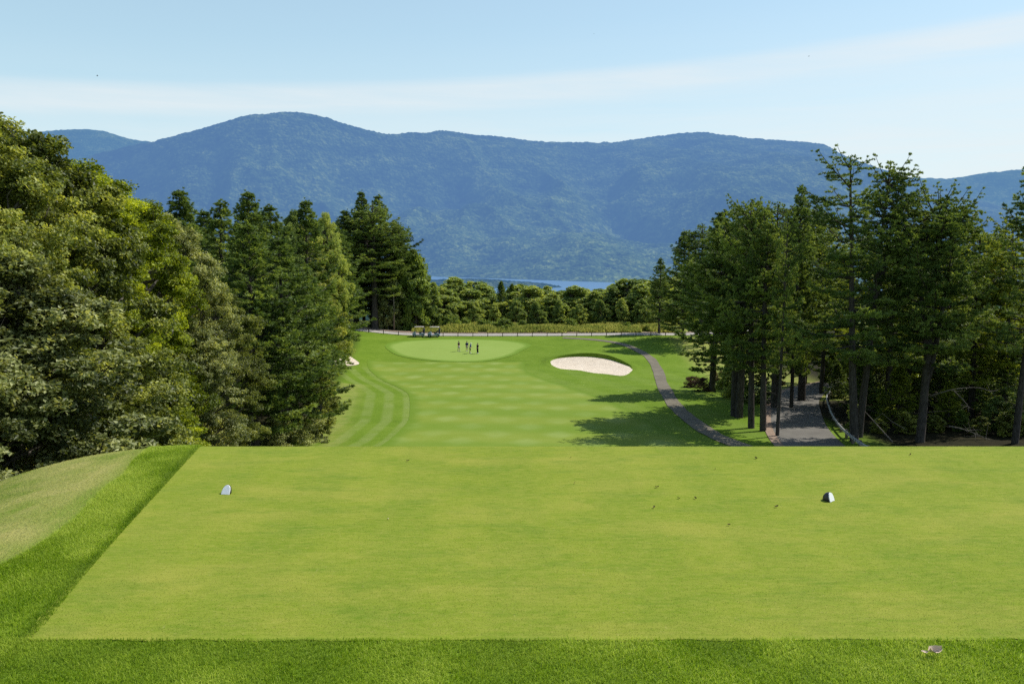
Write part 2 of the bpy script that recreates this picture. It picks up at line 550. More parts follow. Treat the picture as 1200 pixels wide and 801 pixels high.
def sheet_strip(name, line, half, dz, mat, cols=6, zfun=height):
    P = np.asarray(line); T = np.gradient(P, axis=0); T /= np.linalg.norm(T, axis=1, keepdims=True)
    Nn = np.column_stack([T[:, 1], -T[:, 0]])
    half = np.broadcast_to(half, (len(P),))
    s = np.linspace(-1, 1, cols + 1)
    V = P[:, None, :] + Nn[:, None, :] * (half[:, None] * s[None, :])[:, :, None]
    X = V[..., 0]; Y = V[..., 1]; Z = zfun(X, Y) + dz
    m, k = X.shape
    idx = np.arange(m * k).reshape(m, k)
    Q = np.stack([idx[:-1, :-1], idx[:-1, 1:], idx[1:, 1:], idx[1:, :-1]], -1).reshape(-1, 4)
    me = mesh_np(name, np.stack([X, Y, Z], -1).reshape(-1, 3), [Q], smooth=True)
    return tag(link(name, me, mat), kind='structure')


# ------------------------------------------------------------------ ground
def axis(parts):
    out = []
    for a, b, st in parts: out.append(np.arange(a, b, st))
    return np.concatenate(out)


def grow(a, b, st, r):
    v = [a]
    while v[-1] < b: v.append(v[-1] + st); st *= r
    return np.array(v)


gx_pos = np.concatenate([np.arange(0, 13, 0.25), np.arange(13, 62, 0.6), grow(62, 9000, 1.0, 1.16)])
gx = np.concatenate([-gx_pos[:0:-1], gx_pos])
gy = np.concatenate([-grow(8, 300, 0.6, 1.3)[::-1], np.arange(-7.5, 13.5, 0.2), np.arange(13.5, 165, 0.6), grow(165, 9000, 1.0, 1.09)])
GX, GY = np.meshgrid(gx, gy)
GZ = height(GX, GY)
idx = np.arange(GX.size).reshape(GX.shape)
Q = np.stack([idx[:-1, :-1], idx[:-1, 1:], idx[1:, 1:], idx[1:, :-1]], -1).reshape(-1, 4)
mow = (f_left(GY) - GX + 0.35) / (1.05 + 0.25 * fbm(GX * 0 + 1, GY / 30, 1))
rightside = GX > 0
mow = np.where(rightside, (GX - f_right(GY)) / 3.0 + 0.3, mow)
mown = sstep(44, 50, GY) * (1 - sstep(112, 124, GY)) * np.where(rightside, 0.3, sstep(7.5, 4.0, f_left(GY) - GX))
dry = 1.0 * sstep(0.5, 0.95, tee_edge(GY) - GX - 0.75 * sstep(6.8, 5.0, GY)) * sstep(0.2, 0.5, tee_edge(GY) - GX) * (GY < 20) * (GY > 2.5) * sstep(7.5, 3.8, tee_edge(GY) - GX + 0.0 * GY)
dry = np.maximum(dry, 0.8 * sstep(25, 29, GX - 0.06 * (GY - 100)) * (GY > 84) * (GY < 150) * sstep(52, 40, GX))
dry = np.maximum(dry, 0.55 * sstep(-12.5, -15.5, GX + (GY - 65) * 0.14) * (GY > 50) * (GY < 100))
dry = np.maximum(dry, 0.7 * sstep(157, 160, GY))
dry = np.clip(dry, 0, 1)
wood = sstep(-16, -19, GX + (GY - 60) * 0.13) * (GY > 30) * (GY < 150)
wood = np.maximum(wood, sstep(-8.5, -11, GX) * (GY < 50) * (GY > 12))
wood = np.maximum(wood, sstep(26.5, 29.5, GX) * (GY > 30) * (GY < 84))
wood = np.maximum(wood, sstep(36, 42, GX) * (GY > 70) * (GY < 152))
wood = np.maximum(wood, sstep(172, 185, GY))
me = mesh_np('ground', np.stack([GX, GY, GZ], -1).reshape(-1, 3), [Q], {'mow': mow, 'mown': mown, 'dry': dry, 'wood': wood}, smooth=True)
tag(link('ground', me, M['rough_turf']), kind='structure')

# tee lawn
rows = np.concatenate([np.arange(5.10, 10.4, 0.12), np.arange(10.4, 10.8, 0.04)])
cols = np.linspace(0, 1, 90)
X = (tee_edge(rows) + 0.03 * fbm(rows * 4, rows * 0 + 1, 3))[:, None] * (1 - cols) + 9.6 * cols
Y = np.broadcast_to(rows[:, None], X.shape)
Yj = Y - np.where(np.arange(len(rows))[:, None] == 0, 0.035 * fbm(X * 5, X * 0 + 3, 3), 0)
idx = np.arange(X.size).reshape(X.shape)
Q = np.stack([idx[:-1, :-1], idx[:-1, 1:], idx[1:, 1:], idx[1:, :-1]], -1).reshape(-1, 4)
me = mesh_np('tee_lawn', np.stack([X, Yj, height(X, Yj) + 0.005], -1).reshape(-1, 3), [Q], smooth=True)
tag(link('tee_lawn', me, M['tee_turf']), kind='structure')

# fairway
rows = np.arange(42, 126.1, 0.5)
rl = f_left(rows); rr = f_right(rows)
kk = np.exp(-np.linspace(-2, 2, 25) ** 2); kk /= kk.sum()
rl = np.convolve(np.pad(rl, 12, mode='edge'), kk, mode='valid'); rr = np.convolve(np.pad(rr, 12, mode='edge'), kk, mode='valid')
cols = np.linspace(0, 1, 60)
X = rl[:, None] * (1 - cols) + rr[:, None] * cols
Y = np.broadcast_to(rows[:, None], X.shape)
idx = np.arange(X.size).reshape(X.shape)
Q = np.stack([idx[:-1, :-1], idx[:-1, 1:], idx[1:, 1:], idx[1:, :-1]], -1).reshape(-1, 4)
me = mesh_np('fairway', np.stack([X, Y, height(X, Y) + 0.02], -1).reshape(-1, 3), [Q], {'edge': np.minimum(np.minimum(X - rl[:, None], rr[:, None] - X), (126 - Y) * 0.8)}, smooth=True)
tag(link('fairway', me, M['fairway_turf']), kind='structure')

green_pts = [ground_at(*p) for p in [(452, 404), (470, 399.5), (510, 397.4), (560, 397.4), (600, 399.5), (622, 404), (612, 411), (596, 418), (560, 424), (510, 423), (472, 418), (456, 411)]]
sheet_disc('putting_green', smooth_poly(green_pts), 0.045, M['green_turf'])

bunk_pts = [ground_at(*p) for p in [(643, 425), (650, 420.5), (672, 418), (700, 418.6), (722, 423), (740, 430), (741, 435), (730, 440.5), (705, 438), (680, 434.5), (655, 432)]]
bp = smooth_poly(bunk_pts)
sheet_disc('sand_bunker', bp, 0.05, M['sand'], 14)
# raised turf lip round the far side of the bunker
c = bp.mean(axis=0)
W = []
for q in range(len(bp)):
    d = (bp[q] - c); d /= np.linalg.norm(d)
    up = max(0.0, d[1] * 0.95 + d[0] * 0.35)
    W.append((bp[q] - d * 0.35, bp[q] - d * 0.12, bp[q] + d * 0.5, bp[q] + d * 1.6, up))
V = []; n = len(W)
for w in W:
    a, b, e, g, up = w
    V += [(a[0], a[1], hz(*a) + 0.04), (b[0], b[1], hz(*b) + 0.05 + 0.58 * up), (e[0], e[1], hz(*e) + 0.06 + 0.52 * up), (g[0], g[1], hz(*g) - 0.03)]
V = np.array(V)
Q = []
for i in range(n):
    for r in range(3):
        a = i * 4 + r; b = ((i + 1) % n) * 4 + r
        Q.append((a, b, b + 1, a + 1))
tag(link('bunker_lip', mesh_np('bunker_lip', V, [np.array(Q)], {'mow': np.zeros(len(V)), 'mown': np.zeros(len(V)), 'dry': np.zeros(len(V)), 'wood': np.zeros(len(V))}, smooth=False), M['rough_turf']), kind='structure')

lb = [ground_at(*p) for p in [(384, 419), (398, 415.6), (408, 416.6), (421, 425.5), (412, 428.4), (392, 428)]]
sheet_disc('sand_bunker', smooth_poly(lb, 90), 0.05, M['sand'], 8)

path_line = smooth_line([ground_at(*p) for p in [(660, 395.8), (700, 398.5), (733, 404.5), (757, 416), (770, 432), (777, 452), (790, 474), (815, 496), (845, 514)]] + [(18.0, 53), (18.6, 49)])
sheet_strip('cart_path', path_line, 0.76 + 0.10 * fbm(np.arange(len(path_line)) * 0.45, np.zeros(len(path_line)), 3), 0.05, M['path'])

road_far = np.column_stack([np.linspace(-140, 170, 160), 154.6 + 0.8 * np.sin(np.linspace(-3, 3, 160))])
sheet_strip('road', road_far, 2.0, 0.06, M['pale_road'])
sheet_strip('road_verge', np.column_stack([road_far[:, 0], road_far[:, 1] + 3.2]), 1.3, 0.07, M['gravel'])

drive = smooth_line([(20.9, 47), (21.3, 52), (22.1, 58), (24.0, 66), (27.2, 76), (31.5, 87), (38.0, 97), (52.0, 104), (80, 112)])
sheet_strip('driveway', drive + np.array([0.35, 0]), 2.25, 0.06, M['road'])
T = np.gradient(drive, axis=0); T /= np.linalg.norm(T, axis=1, keepdims=True)
sheet_strip('driveway_shoulder', drive + np.column_stack([-T[:, 1], T[:, 0]]) * 2.2, 0.40, 0.05, M['gravel'], 2)

# ------------------------------------------------------------------ lake, mountains
m, nt = new_mat('lake_water'); p = wpos(nt)
n = noise(nt, scaled(nt, p, (0.02, 0.06, 1)), 1.0, 4)
pr = N(nt, 'ShaderNodeBsdfPrincipled'); pr.inputs['Base Color'].default_value = (0.10, 0.20, 0.36, 1)
pr.inputs['Roughness'].default_value = 0.25
b = N(nt, 'ShaderNodeBump'); b.inputs['Strength'].default_value = 0.6; b.inputs['Distance'].default_value = 3.0
L(nt, n, b.inputs['Height']); L(nt, b.outputs[0], pr.inputs['Normal'])
em = N(nt, 'ShaderNodeEmission'); em.inputs[0].default_value = (0.20, 0.37, 0.62, 1)  # haze over the water painted in as a blue glow of the surface
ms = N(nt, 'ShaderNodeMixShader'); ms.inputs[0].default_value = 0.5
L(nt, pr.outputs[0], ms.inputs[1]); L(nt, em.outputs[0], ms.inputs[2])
o = N(nt, 'ShaderNodeOutputMaterial'); L(nt, ms.outputs[0], o.inputs[0])
lx = np.linspace(-3500, 3500, 30); ly = np.linspace(1560, 3300, 20)
LX, LY = np.meshgrid(lx, ly); idx = np.arange(LX.size).reshape(LX.shape)
Q = np.stack([idx[:-1, :-1], idx[:-1, 1:], idx[1:, 1:], idx[1:, :-1]], -1).reshape(-1, 4)
tag(link('lake_water', mesh_np('lake_water', np.stack([LX, LY, LX * 0 - 80], -1).reshape(-1, 3), [Q]), m), kind='structure')


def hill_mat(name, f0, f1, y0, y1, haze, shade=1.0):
    """wooded slope with blue air haze mixed in as emission"""
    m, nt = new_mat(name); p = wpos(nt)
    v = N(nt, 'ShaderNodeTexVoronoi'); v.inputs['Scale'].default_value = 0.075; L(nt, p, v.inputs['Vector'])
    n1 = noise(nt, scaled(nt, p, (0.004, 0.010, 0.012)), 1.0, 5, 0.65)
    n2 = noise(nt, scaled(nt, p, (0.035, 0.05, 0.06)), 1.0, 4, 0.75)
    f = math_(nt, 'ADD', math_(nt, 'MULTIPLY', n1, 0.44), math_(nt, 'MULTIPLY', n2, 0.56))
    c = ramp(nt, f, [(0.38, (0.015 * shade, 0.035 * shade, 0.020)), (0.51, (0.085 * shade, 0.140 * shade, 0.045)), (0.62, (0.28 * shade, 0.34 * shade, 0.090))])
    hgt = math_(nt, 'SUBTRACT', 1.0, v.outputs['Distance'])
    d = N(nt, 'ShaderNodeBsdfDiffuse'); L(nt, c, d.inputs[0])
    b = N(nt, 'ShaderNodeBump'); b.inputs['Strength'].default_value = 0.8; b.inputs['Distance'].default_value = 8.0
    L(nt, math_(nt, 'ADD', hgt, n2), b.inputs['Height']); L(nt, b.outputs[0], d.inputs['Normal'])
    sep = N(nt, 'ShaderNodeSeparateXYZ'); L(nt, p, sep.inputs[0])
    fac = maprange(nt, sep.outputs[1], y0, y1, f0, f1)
    e = N(nt, 'ShaderNodeEmission'); e.inputs[0].default_value = (*haze, 1)  # air haze painted on: the slope itself emits it, more with distance
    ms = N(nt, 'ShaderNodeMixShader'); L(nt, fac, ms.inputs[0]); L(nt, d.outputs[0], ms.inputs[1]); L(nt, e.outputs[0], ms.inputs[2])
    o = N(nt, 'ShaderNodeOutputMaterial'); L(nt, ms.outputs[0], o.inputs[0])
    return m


def hill(name, sky, yshore, yridge, mat, prof, nu=1000, nt_=340, urange=(-1.0, 1.0), base=-84, rough=1.0):
    us = []; ss = []
    for px, py in sky:
        u, s = slope_u(px, py); us.append(u); ss.append(s)
    u = np.linspace(*urange, nu)
    s = np.interp(u, us, ss)
    k = np.exp(-np.linspace(-2, 2, 15) ** 2); k /= k.sum()
    s = np.convolve(np.pad(s, 7, mode='edge'), k, mode='valid')
    t = np.concatenate([np.linspace(0, 1, nt_) ** 0.9, np.linspace(1.02, 1.5, 14)])
    U, T_ = np.meshgrid(u, t)
    YS = yshore(U); YR = yridge(U)
    Yv = YS + (YR - YS) * T_
    Xv = U * Yv
    zr = 2.6 + s[None, :] * YR
    pf = np.interp(T_, [a for a, b in prof], [b for a, b in prof])
    Z = base + (zr - base) * pf
    env = np.sin(PI * np.clip(T_, 0, 1)) ** 0.8
    big = fbm(Xv / 700 + 3, Yv / 520, 4)
    spur = 1 - np.abs(fbm(Xv / 420 + 0.35 * Yv / 420, Yv / 900 + 5, 3)) * 2
    Z = Z + rough * env * (170 * big + 130 * (spur - 0.6)) * np.clip((zr - base) / 500, 0.1, 1)
    fine = 7 * fbm(Xv / 34, Yv / 26, 2) * np.clip(T_ * 12, 0, 1)
    fine = fine + np.random.default_rng(5).uniform(-2.8, 2.8, Xv.shape) * np.clip(T_ * 30, 0, 1)
    Z = Z + fine * np.where(T_ > 0.9, 0.65, 1.0)
    idx = np.arange(Xv.size).reshape(Xv.shape)
    Q = np.stack([idx[:-1, :-1], idx[:-1, 1:], idx[1:, 1:], idx[1:, :-1]], -1).reshape(-1, 4)
    me = mesh_np(name, np.stack([Xv, Yv, Z], -1).reshape(-1, 3), [Q], smooth=True)
    return tag(link(name, me, mat), kind='structure')


SKY_MAIN = [(-400, 300), (-60, 262), (40, 214), (80, 194), (120, 178), (190, 163), (240, 149), (290, 135), (335, 130), (370, 134), (420, 150), (450, 157),
            (500, 155), (518, 153), (560, 158), (640, 166), (720, 167), (770, 160), (800, 155), (830, 155), (880, 162), (940, 166), (968, 169), (985, 180), (1020, 194),
            (1060, 206), (1120, 226), (1200, 250), (1500, 300)]
PROF = [(0, 0), (0.05, 0.018), (0.2, 0.085), (0.4, 0.24), (0.6, 0.45), (0.8, 0.70), (0.93, 0.91), (1.0, 1.0), (1.1, 0.98), (1.5, 0.6)]
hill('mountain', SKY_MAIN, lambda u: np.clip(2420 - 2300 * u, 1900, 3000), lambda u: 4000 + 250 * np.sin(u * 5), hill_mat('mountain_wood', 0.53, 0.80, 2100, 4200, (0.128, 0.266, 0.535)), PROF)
SKY_L = [(-500, 170), (-100, 168), (0, 160), (60, 153), (100, 151), (125, 154), (150, 163), (190, 168), (260, 180), (400, 220), (1600, 330)]
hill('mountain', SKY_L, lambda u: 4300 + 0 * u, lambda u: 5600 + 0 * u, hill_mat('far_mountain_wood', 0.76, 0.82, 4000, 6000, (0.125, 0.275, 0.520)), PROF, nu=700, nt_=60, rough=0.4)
SKY_R = [(-500, 330), (800, 300), (960, 250), (1000, 225), (1060, 207), (1115, 210), (1150, 203), (1200, 198), (1300, 186), (1500, 180)]
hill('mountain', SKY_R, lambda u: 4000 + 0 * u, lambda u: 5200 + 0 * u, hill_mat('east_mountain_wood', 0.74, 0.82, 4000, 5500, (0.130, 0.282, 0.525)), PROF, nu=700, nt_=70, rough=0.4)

# wooded point running out into the lake
a = np.linspace(0, 2 * PI, 90, endpoint=False); rr_ = np.linspace(0, 1, 26)
A, R_ = np.meshgrid(a, rr_)
PX = -70 + 190 * R_ * np.cos(A); PY = 1880 + 70 * R_ * np.sin(A)
PZ = -81 + 15 * np.sqrt(np.clip(1 - R_ ** 2, 0, 1)) * (1 - 0.35 * np.clip(PX / 140, -1, 1)) + np.random.default_rng(8).uniform(-3.2, 3.2, PX.shape) * (R_ < 0.97)
n = len(a); idx = np.arange(PX.size).reshape(PX.shape); nxt = np.roll(idx, -1, axis=1)
Q = np.stack([idx[:-1], nxt[:-1], nxt[1:], idx[1:]], -1).reshape(-1, 4)
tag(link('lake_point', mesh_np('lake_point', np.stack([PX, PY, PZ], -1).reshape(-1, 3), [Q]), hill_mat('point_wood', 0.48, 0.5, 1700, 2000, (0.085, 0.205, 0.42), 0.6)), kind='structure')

# valley woods below the course, one mass seen only in gaps
vx = np.linspace(-900, 900, 260); vy = np.concatenate([np.arange(262, 500, 5.0), np.arange(500, 1560, 12.0)])
VX, VY = np.meshgrid(vx * 1.0, vy)
VZ = height(VX, VY) + 6.5 + 2.5 * fbm(VX / 14, VY / 14, 2) + np.random.default_rng(9).uniform(-1.4, 1.4, VX.shape)
VZ = np.minimum(VZ, 2.6 - 0.0515 * VY)
VZ[0] -= 10
idx = np.arange(VX.size).reshape(VX.shape)
Q = np.stack([idx[:-1, :-1], idx[:-1, 1:], idx[1:, 1:], idx[1:, :-1]], -1).reshape(-1, 4)
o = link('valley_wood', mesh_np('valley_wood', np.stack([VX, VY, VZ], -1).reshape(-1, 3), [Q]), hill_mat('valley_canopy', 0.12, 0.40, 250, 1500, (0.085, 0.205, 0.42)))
tag(o, 'far-off wooded valley floor between the course and the lake', 'wood', kind='stuff')

# ------------------------------------------------------------------ trees
UP = np.array([0, 0, 1.0])


def unit(v):
    return v / (np.linalg.norm(v, axis=-1, keepdims=True) + 1e-9)


def leaf_quads(C, out, size, rng, flat=0.55):
    """diamond leaves at centres C; out = preferred facing"""
    n = len(C)
    nor = unit(out * flat + rng.normal(0, 0.6, (n, 3)) + UP * 0.25)
    t = unit(np.cross(nor, rng.normal(0, 1, (n, 3))))
    b = np.cross(nor, t)
    l = size * rng.uniform(0.7, 1.25, (n, 1))
    droop = nor * l * 0.12
    V = np.stack([C - t * l * 0.5 - droop, C + b * l * 0.32, C + t * l * 0.5 - droop, C - b * l * 0.32], 1)
    return V.reshape(-1, 3), np.arange(n * 4).reshape(n, 4)


def broadleaf(seed, H, R, cb, nb, ncl, nleaf, leaf, prof=None, lean=0.0, bough=0.30, clump=0.5):
    """returns (trunk mesh, crown mesh); crown built bough > clump > leaf"""
    rng = np.random.default_rng(seed)
    prof = prof or [(0, 0.55), (0.2, 0.88), (0.45, 1.0), (0.7, 0.86), (0.88, 0.58), (1, 0.16)]
    px = [a for a, b in prof]; pv = [b for a, b in prof]
    w = Wood()
    tz = np.linspace(0, H * 0.80, 9)
    tx = np.cumsum(rng.normal(0, 0.02 * H / 9, 9)) + lean * tz; ty = np.cumsum(rng.normal(0, 0.02 * H / 9, 9))
    tx -= tx[0]; ty -= ty[0]
    TP_ = np.column_stack([tx, ty, tz]); r0 = H * 0.017
    w.add(np.vstack([[0, 0, -0.6], TP_]), np.concatenate([[r0 * 1.5], r0 * np.linspace(1.15, 0.16, 9)]), 9)
    t = (np.arange(nb) + rng.uniform(0, 1, nb)) / nb
    rng.shuffle(t)
    az = np.arange(nb) * 2.39996 + rng.normal(0, 0.5, nb)
    rad = R * np.interp(t, px, pv) * rng.uniform(0.42, 0.98, nb) * rng.choice([1, 1, 1, 1.12, 0.8], nb)
    bz = H * (cb + (1 - cb) * t * 0.97)
    ax = np.interp(bz, tz, tx); ay = np.interp(bz, tz, ty)
    B = np.column_stack([ax + rad * np.cos(az), ay + rad * np.sin(az), bz])
    rb = R * bough * rng.uniform(0.7, 1.25, nb) * (0.75 + 0.35 * np.interp(t, px, pv))
    for i in range(nb):
        z0 = max(0.12 * H, bz[i] - rad[i] * rng.uniform(0.5, 0.9)); z0 = min(z0, H * 0.78)
        p0 = np.array([np.interp(z0, tz, tx), np.interp(z0, tz, ty), z0])
        p1 = (p0 + B[i]) / 2 + rng.normal(0, 0.08 * R, 3) - UP * 0.05 * R
        tt = np.linspace(0, 1, 6)[:, None]
        P = p0 * (1 - tt) ** 2 + 2 * p1 * tt * (1 - tt) + B[i] * tt ** 2
        w.add(P, r0 * np.linspace(0.36, 0.05, 6), 5)
        for q in range(3):
            e = B[i] + rng.normal(0, rb[i] * 0.35, 3)
            w.add(np.stack([P[3], (P[3] + e) / 2 + rng.normal(0, 0.05 * R, 3), e]), r0 * np.array([0.12, 0.07, 0.02]), 4)
    # clumps
    Cb = np.repeat(B, ncl, 0); Rb = np.repeat(rb, ncl)[:, None]
    d = unit(rng.normal(0, 1, Cb.shape) + UP * 0.15)
    CC = Cb + d * Rb * (rng.uniform(0, 1, (len(Cb), 1)) ** 0.4) * np.array([1, 1, 0.8])
    ctint = rng.normal(0.5, 0.14, len(CC)) + 0.15 * np.repeat(rng.normal(0, 1, nb), ncl)
    cr = clump * rng.uniform(0.6, 1.3, (len(CC), 1))
    # leaves lie in flattish sprays
    LC = np.repeat(CC, nleaf, 0); LR = np.repeat(cr, nleaf, 0)
    dl = unit(rng.normal(0, 1, LC.shape))
    LP = LC + dl * LR * rng.uniform(0.15, 1, (len(LC), 1)) ** 0.5 * np.array([1, 1, 0.62])
    axis_c = np.column_stack([np.interp(LP[:, 2], tz, tx), np.interp(LP[:, 2], tz, ty), LP[:, 2] * 0 + H * (cb + (1 - cb) * 0.45)])
    out = unit((LP - axis_c) * np.array([1, 1, 0.6]))
    V, Qd = leaf_quads(LP, out, leaf, rng)
    V[:, 2] = np.maximum(V[:, 2], 0.05)
    tint = np.clip(np.repeat(ctint, nleaf) + rng.normal(0, 0.2, len(LP)), 0, 1)
    crown = mesh_np('crown', V, [Qd], {'tint': np.repeat(tint, 4)})
    return w.mesh('trunk'), crown


def pine(seed, H, cb, R, prof, step=0.75, tuft=0.31, nneed=14, fork=None, lean=(0, 0), asym=None, dead=8, up0=-4, up1=48, keep=0.86, wid=0.072, dens=1.0, r0=None):
    rng = np.random.default_rng(seed)
    px = [a for a, b in prof]; pv = [b for a, b in prof]
    w = Wood(); TB = []; TD = []; TT = []
    stems = [(0.0, 0.0, 1.0, 0.0)]
    r0 = r0 or H * 0.0135
    nz = 14
    def stem_path(ox, oy, top, wob, zs=0.0):
        tz = np.linspace(zs, H * top, nz)
        f = (tz - zs) / (H * top - zs)
        x = np.cumsum(rng.normal(0, wob * H / nz, nz)); y = np.cumsum(rng.normal(0, wob * H / nz, nz))
        x -= x[0]; y -= y[0]
        return np.column_stack([x + lean[0] * tz + ox * f ** 0.6, y + lean[1] * tz + oy * f ** 0.6, tz])
    main = stem_path(0, 0, 1.0, 0.008)
    paths = [(main, r0 * np.linspace(1.1, 0.10, nz) ** 0.9, cb, 1.0)]
    if fork:
        for (zf, ox, oy, top) in fork:
            zb = zf * H
            st = np.array([np.interp(zb, main[:, 2], main[:, 0]), np.interp(zb, main[:, 2], main[:, 1]), 0])
            p = stem_path(ox, oy, top, 0.008, zb)
            p[:, 0] += st[0] - lean[0] * zb; p[:, 1] += st[1] - lean[1] * zb
            paths.append((p, r0 * np.linspace(0.72, 0.08, nz), max(cb, zf + 0.06), 0.8))
    for pi, (P, RR, cbb, rs) in enumerate(paths):
        if pi == 0:
            w.add(np.vstack([P[0] - [0, 0, 0.8], P[0], P[0] * 0.7 + P[1] * 0.3, P[1:]]) if False else np.vstack([[P[0] - np.array([0, 0, 0.8])], P]), np.concatenate([[RR[0] * 1.5], RR]), 9)
        else:
            w.add(P, RR, 7)
        zt = P[-1, 2]; z = cbb * H + rng.uniform(0, step)
        while z < zt * 0.985:
            t = (z - cbb * H) / (zt - cbb * H)
            nbr = rng.integers(5, 7); a0 = rng.uniform(0, 2 * PI)
            for b in range(nbr):
                if rng.uniform() > keep: continue
                az = a0 + b * 2 * PI / nbr + rng.normal(0, 0.25)
                Lb = R * rs * np.interp(t, px, pv) * rng.uniform(0.5, 1.15)
                if asym: Lb *= 1 + asym[0] * math.cos(az - asym[1])
                if Lb < 0.25: Lb = 0.25
                el = math.radians(up0 + (up1 - up0) * t ** 1.4 + rng.normal(0, 7))
                zz = z + rng.uniform(-0.15, 0.15)
                p0 = np.array([np.interp(zz, P[:, 2], P[:, 0]), np.interp(zz, P[:, 2], P[:, 1]), zz])
                hd = np.array([math.cos(az), math.sin(az), 0.0])
                s = np.linspace(0, 1, 7)
                sag = (-0.10 * (1 - t)) * np.sin(s * PI) * Lb + 0.16 * Lb * s ** 2.5
                bend = rng.normal(0, 0.08) * Lb * s ** 2
                side = np.array([-hd[1], hd[0], 0])
                BP = p0 + hd * (s * Lb * math.cos(el))[:, None] + UP * (s * Lb * math.sin(el) + sag)[:, None] + side * bend[:, None]
                rbr = min(0.035 + 0.012 * Lb, r0 * 0.35)
                w.add(BP, rbr * np.linspace(1, 0.18, 7), 5)
                btint = rng.normal(0.5, 0.16)
                # branchlets with needle tufts
                sp = 0.30 / dens
                nl = max(4, int(Lb * 0.78 / sp))
                for q in range(nl):
                    f = 0.24 + 0.76 * (q + rng.uniform(0, 0.9)) / nl
                    c0 = np.array([np.interp(f, s, BP[:, k]) for k in range(3)])
                    sg = 1 if q % 2 else -1
                    ang = math.radians(rng.uniform(35, 75)) * sg
                    dd = hd * math.cos(ang) + side * math.sin(ang) + UP * rng.uniform(-0.05, 0.14)
                    dd /= np.linalg.norm(dd)
                    ll = (0.26 + 0.52 * Lb * (1.05 - f)) * rng.uniform(0.5, 1.1)
                    ll = min(ll, 1.8)
                    ntf = max(3, int(ll / (0.12 / dens)))
                    for k in range(ntf):
                        TB.append(c0 + dd * ll * (k + 1) / ntf + rng.normal(0, 1, 3) * np.array([0.10, 0.10, 0.035]) * (0.4 + k / ntf)); TD.append(dd + UP * 0.30); TT.append(btint + rng.normal(0, 0.12) + 0.18 * (f - 0.5))
                for k in range(2):
                    TB.append(BP[-1] + rng.normal(0, 0.06, 3)); TD.append(unit(BP[-1] - BP[-2]) + UP * 0.3); TT.append(btint + 0.1)
            z += step * rng.uniform(0.75, 1.25) * (1 - 0.45 * t)
        for k in range(6):
            TB.append(P[-1] + rng.normal(0, 0.12, 3) - UP * 0.1 * k); TD.append(UP + rng.normal(0, 0.5, 3)); TT.append(0.55)
    # dead snags below the crown
    for k in range(dead):
        z = H * rng.uniform(0.10, max(0.16, cb + 0.05)); az = rng.uniform(0, 2 * PI); l = rng.uniform(0.5, 2.4) * min(1, R / 3)
        p0 = np.array([np.interp(z, main[:, 2], main[:, 0]), np.interp(z, main[:, 2], main[:, 1]), z])
        hd = np.array([math.cos(az), math.sin(az), rng.uniform(-0.25, 0.2)])
        w.add(np.stack([p0, p0 + hd * l * 0.5 + UP * rng.normal(0, 0.05), p0 + hd * l - UP * 0.1 * l]), np.array([0.035, 0.022, 0.008]), 4)
    TB = np.array(TB); TD = unit(np.array(TD)); TT = np.array(TT)
    n = len(TB)
    Bc = np.repeat(TB, nneed, 0); D = np.repeat(TD, nneed, 0)
    d = unit(D + rng.normal(0, 0.55, D.shape) * np.array([1, 1, 0.75]))
    l = tuft * rng.uniform(0.7, 1.25, (len(Bc), 1)) * (1 - 0.35 * np.clip((Bc[:, 2:3] / H - 0.88) / 0.12, 0, 1))
    sd = unit(np.cross(d, rng.normal(0, 1, d.shape)))
    V = np.stack([Bc - sd * wid * 0.5, Bc + d * l * 0.45 + sd * wid * 0.5, Bc + d * l, Bc + d * l * 0.45 - sd * wid * 0.5], 1).reshape(-1, 3)
    Qd = np.arange(len(Bc) * 4).reshape(-1, 4)
    tint = np.clip(np.repeat(TT, nneed) + rng.normal(0, 0.1, len(Bc)), 0, 1)
    return w.mesh('trunk'), mesh_np('crown', V, [Qd], {'tint': np.repeat(tint, 4)})


PROTO = {}
OLD = [(0, 0.62), (0.15, 0.85), (0.4, 1.0), (0.65, 0.86), (0.85, 0.62), (1, 0.22)]
CONE = [(0, 0.95), (0.2, 1.0), (0.5, 0.70), (0.8, 0.31), (0.93, 0.13), (1, 0.03)]
SHELF = [(0, 0.7), (0.1, 0.9), (0.3, 0.8), (0.5, 0.9), (0.7, 0.66), (0.9, 0.55), (1, 0.25)]
ROUND = [(0, 0.75), (0.25, 1.0), (0.5, 1.0), (0.75, 0.86), (0.92, 0.62), (1, 0.3)]


def variant(key, gen, trunk_mat, leaf, H, R):
    tr, cr = gen
    tr.materials.append(M[trunk_mat])
    PROTO[key] = dict(tr=tr, cr=cr, leaf=leaf, H=H, R=R, used=False)


# near broadleaf trees (17 m)
variant('broad_a', broadleaf(11, 17, 4.2, 0.05, 110, 15, 120, 0.128, bough=0.21, clump=0.38), 'grey_bark', 'olive_leaves', 17, 4.2)
variant('broad_b', broadleaf(12, 17, 3.6, 0.06, 100, 15, 120, 0.120, [(0, 0.6), (0.2, 0.9), (0.4, 1), (0.65, 0.84), (0.85, 0.56), (1, 0.15)], bough=0.21, clump=0.35), 'grey_bark', 'yellow_leaves', 17, 3.6)
variant('broad_c', broadleaf(13, 15, 4.4, 0.03, 110, 15, 95, 0.145, [(0, 0.75), (0.2, 1), (0.5, 0.95), (0.75, 0.75), (0.9, 0.45), (1, 0.12)], bough=0.21, clump=0.38), 'grey_bark', 'grey_leaves', 15, 4.4)
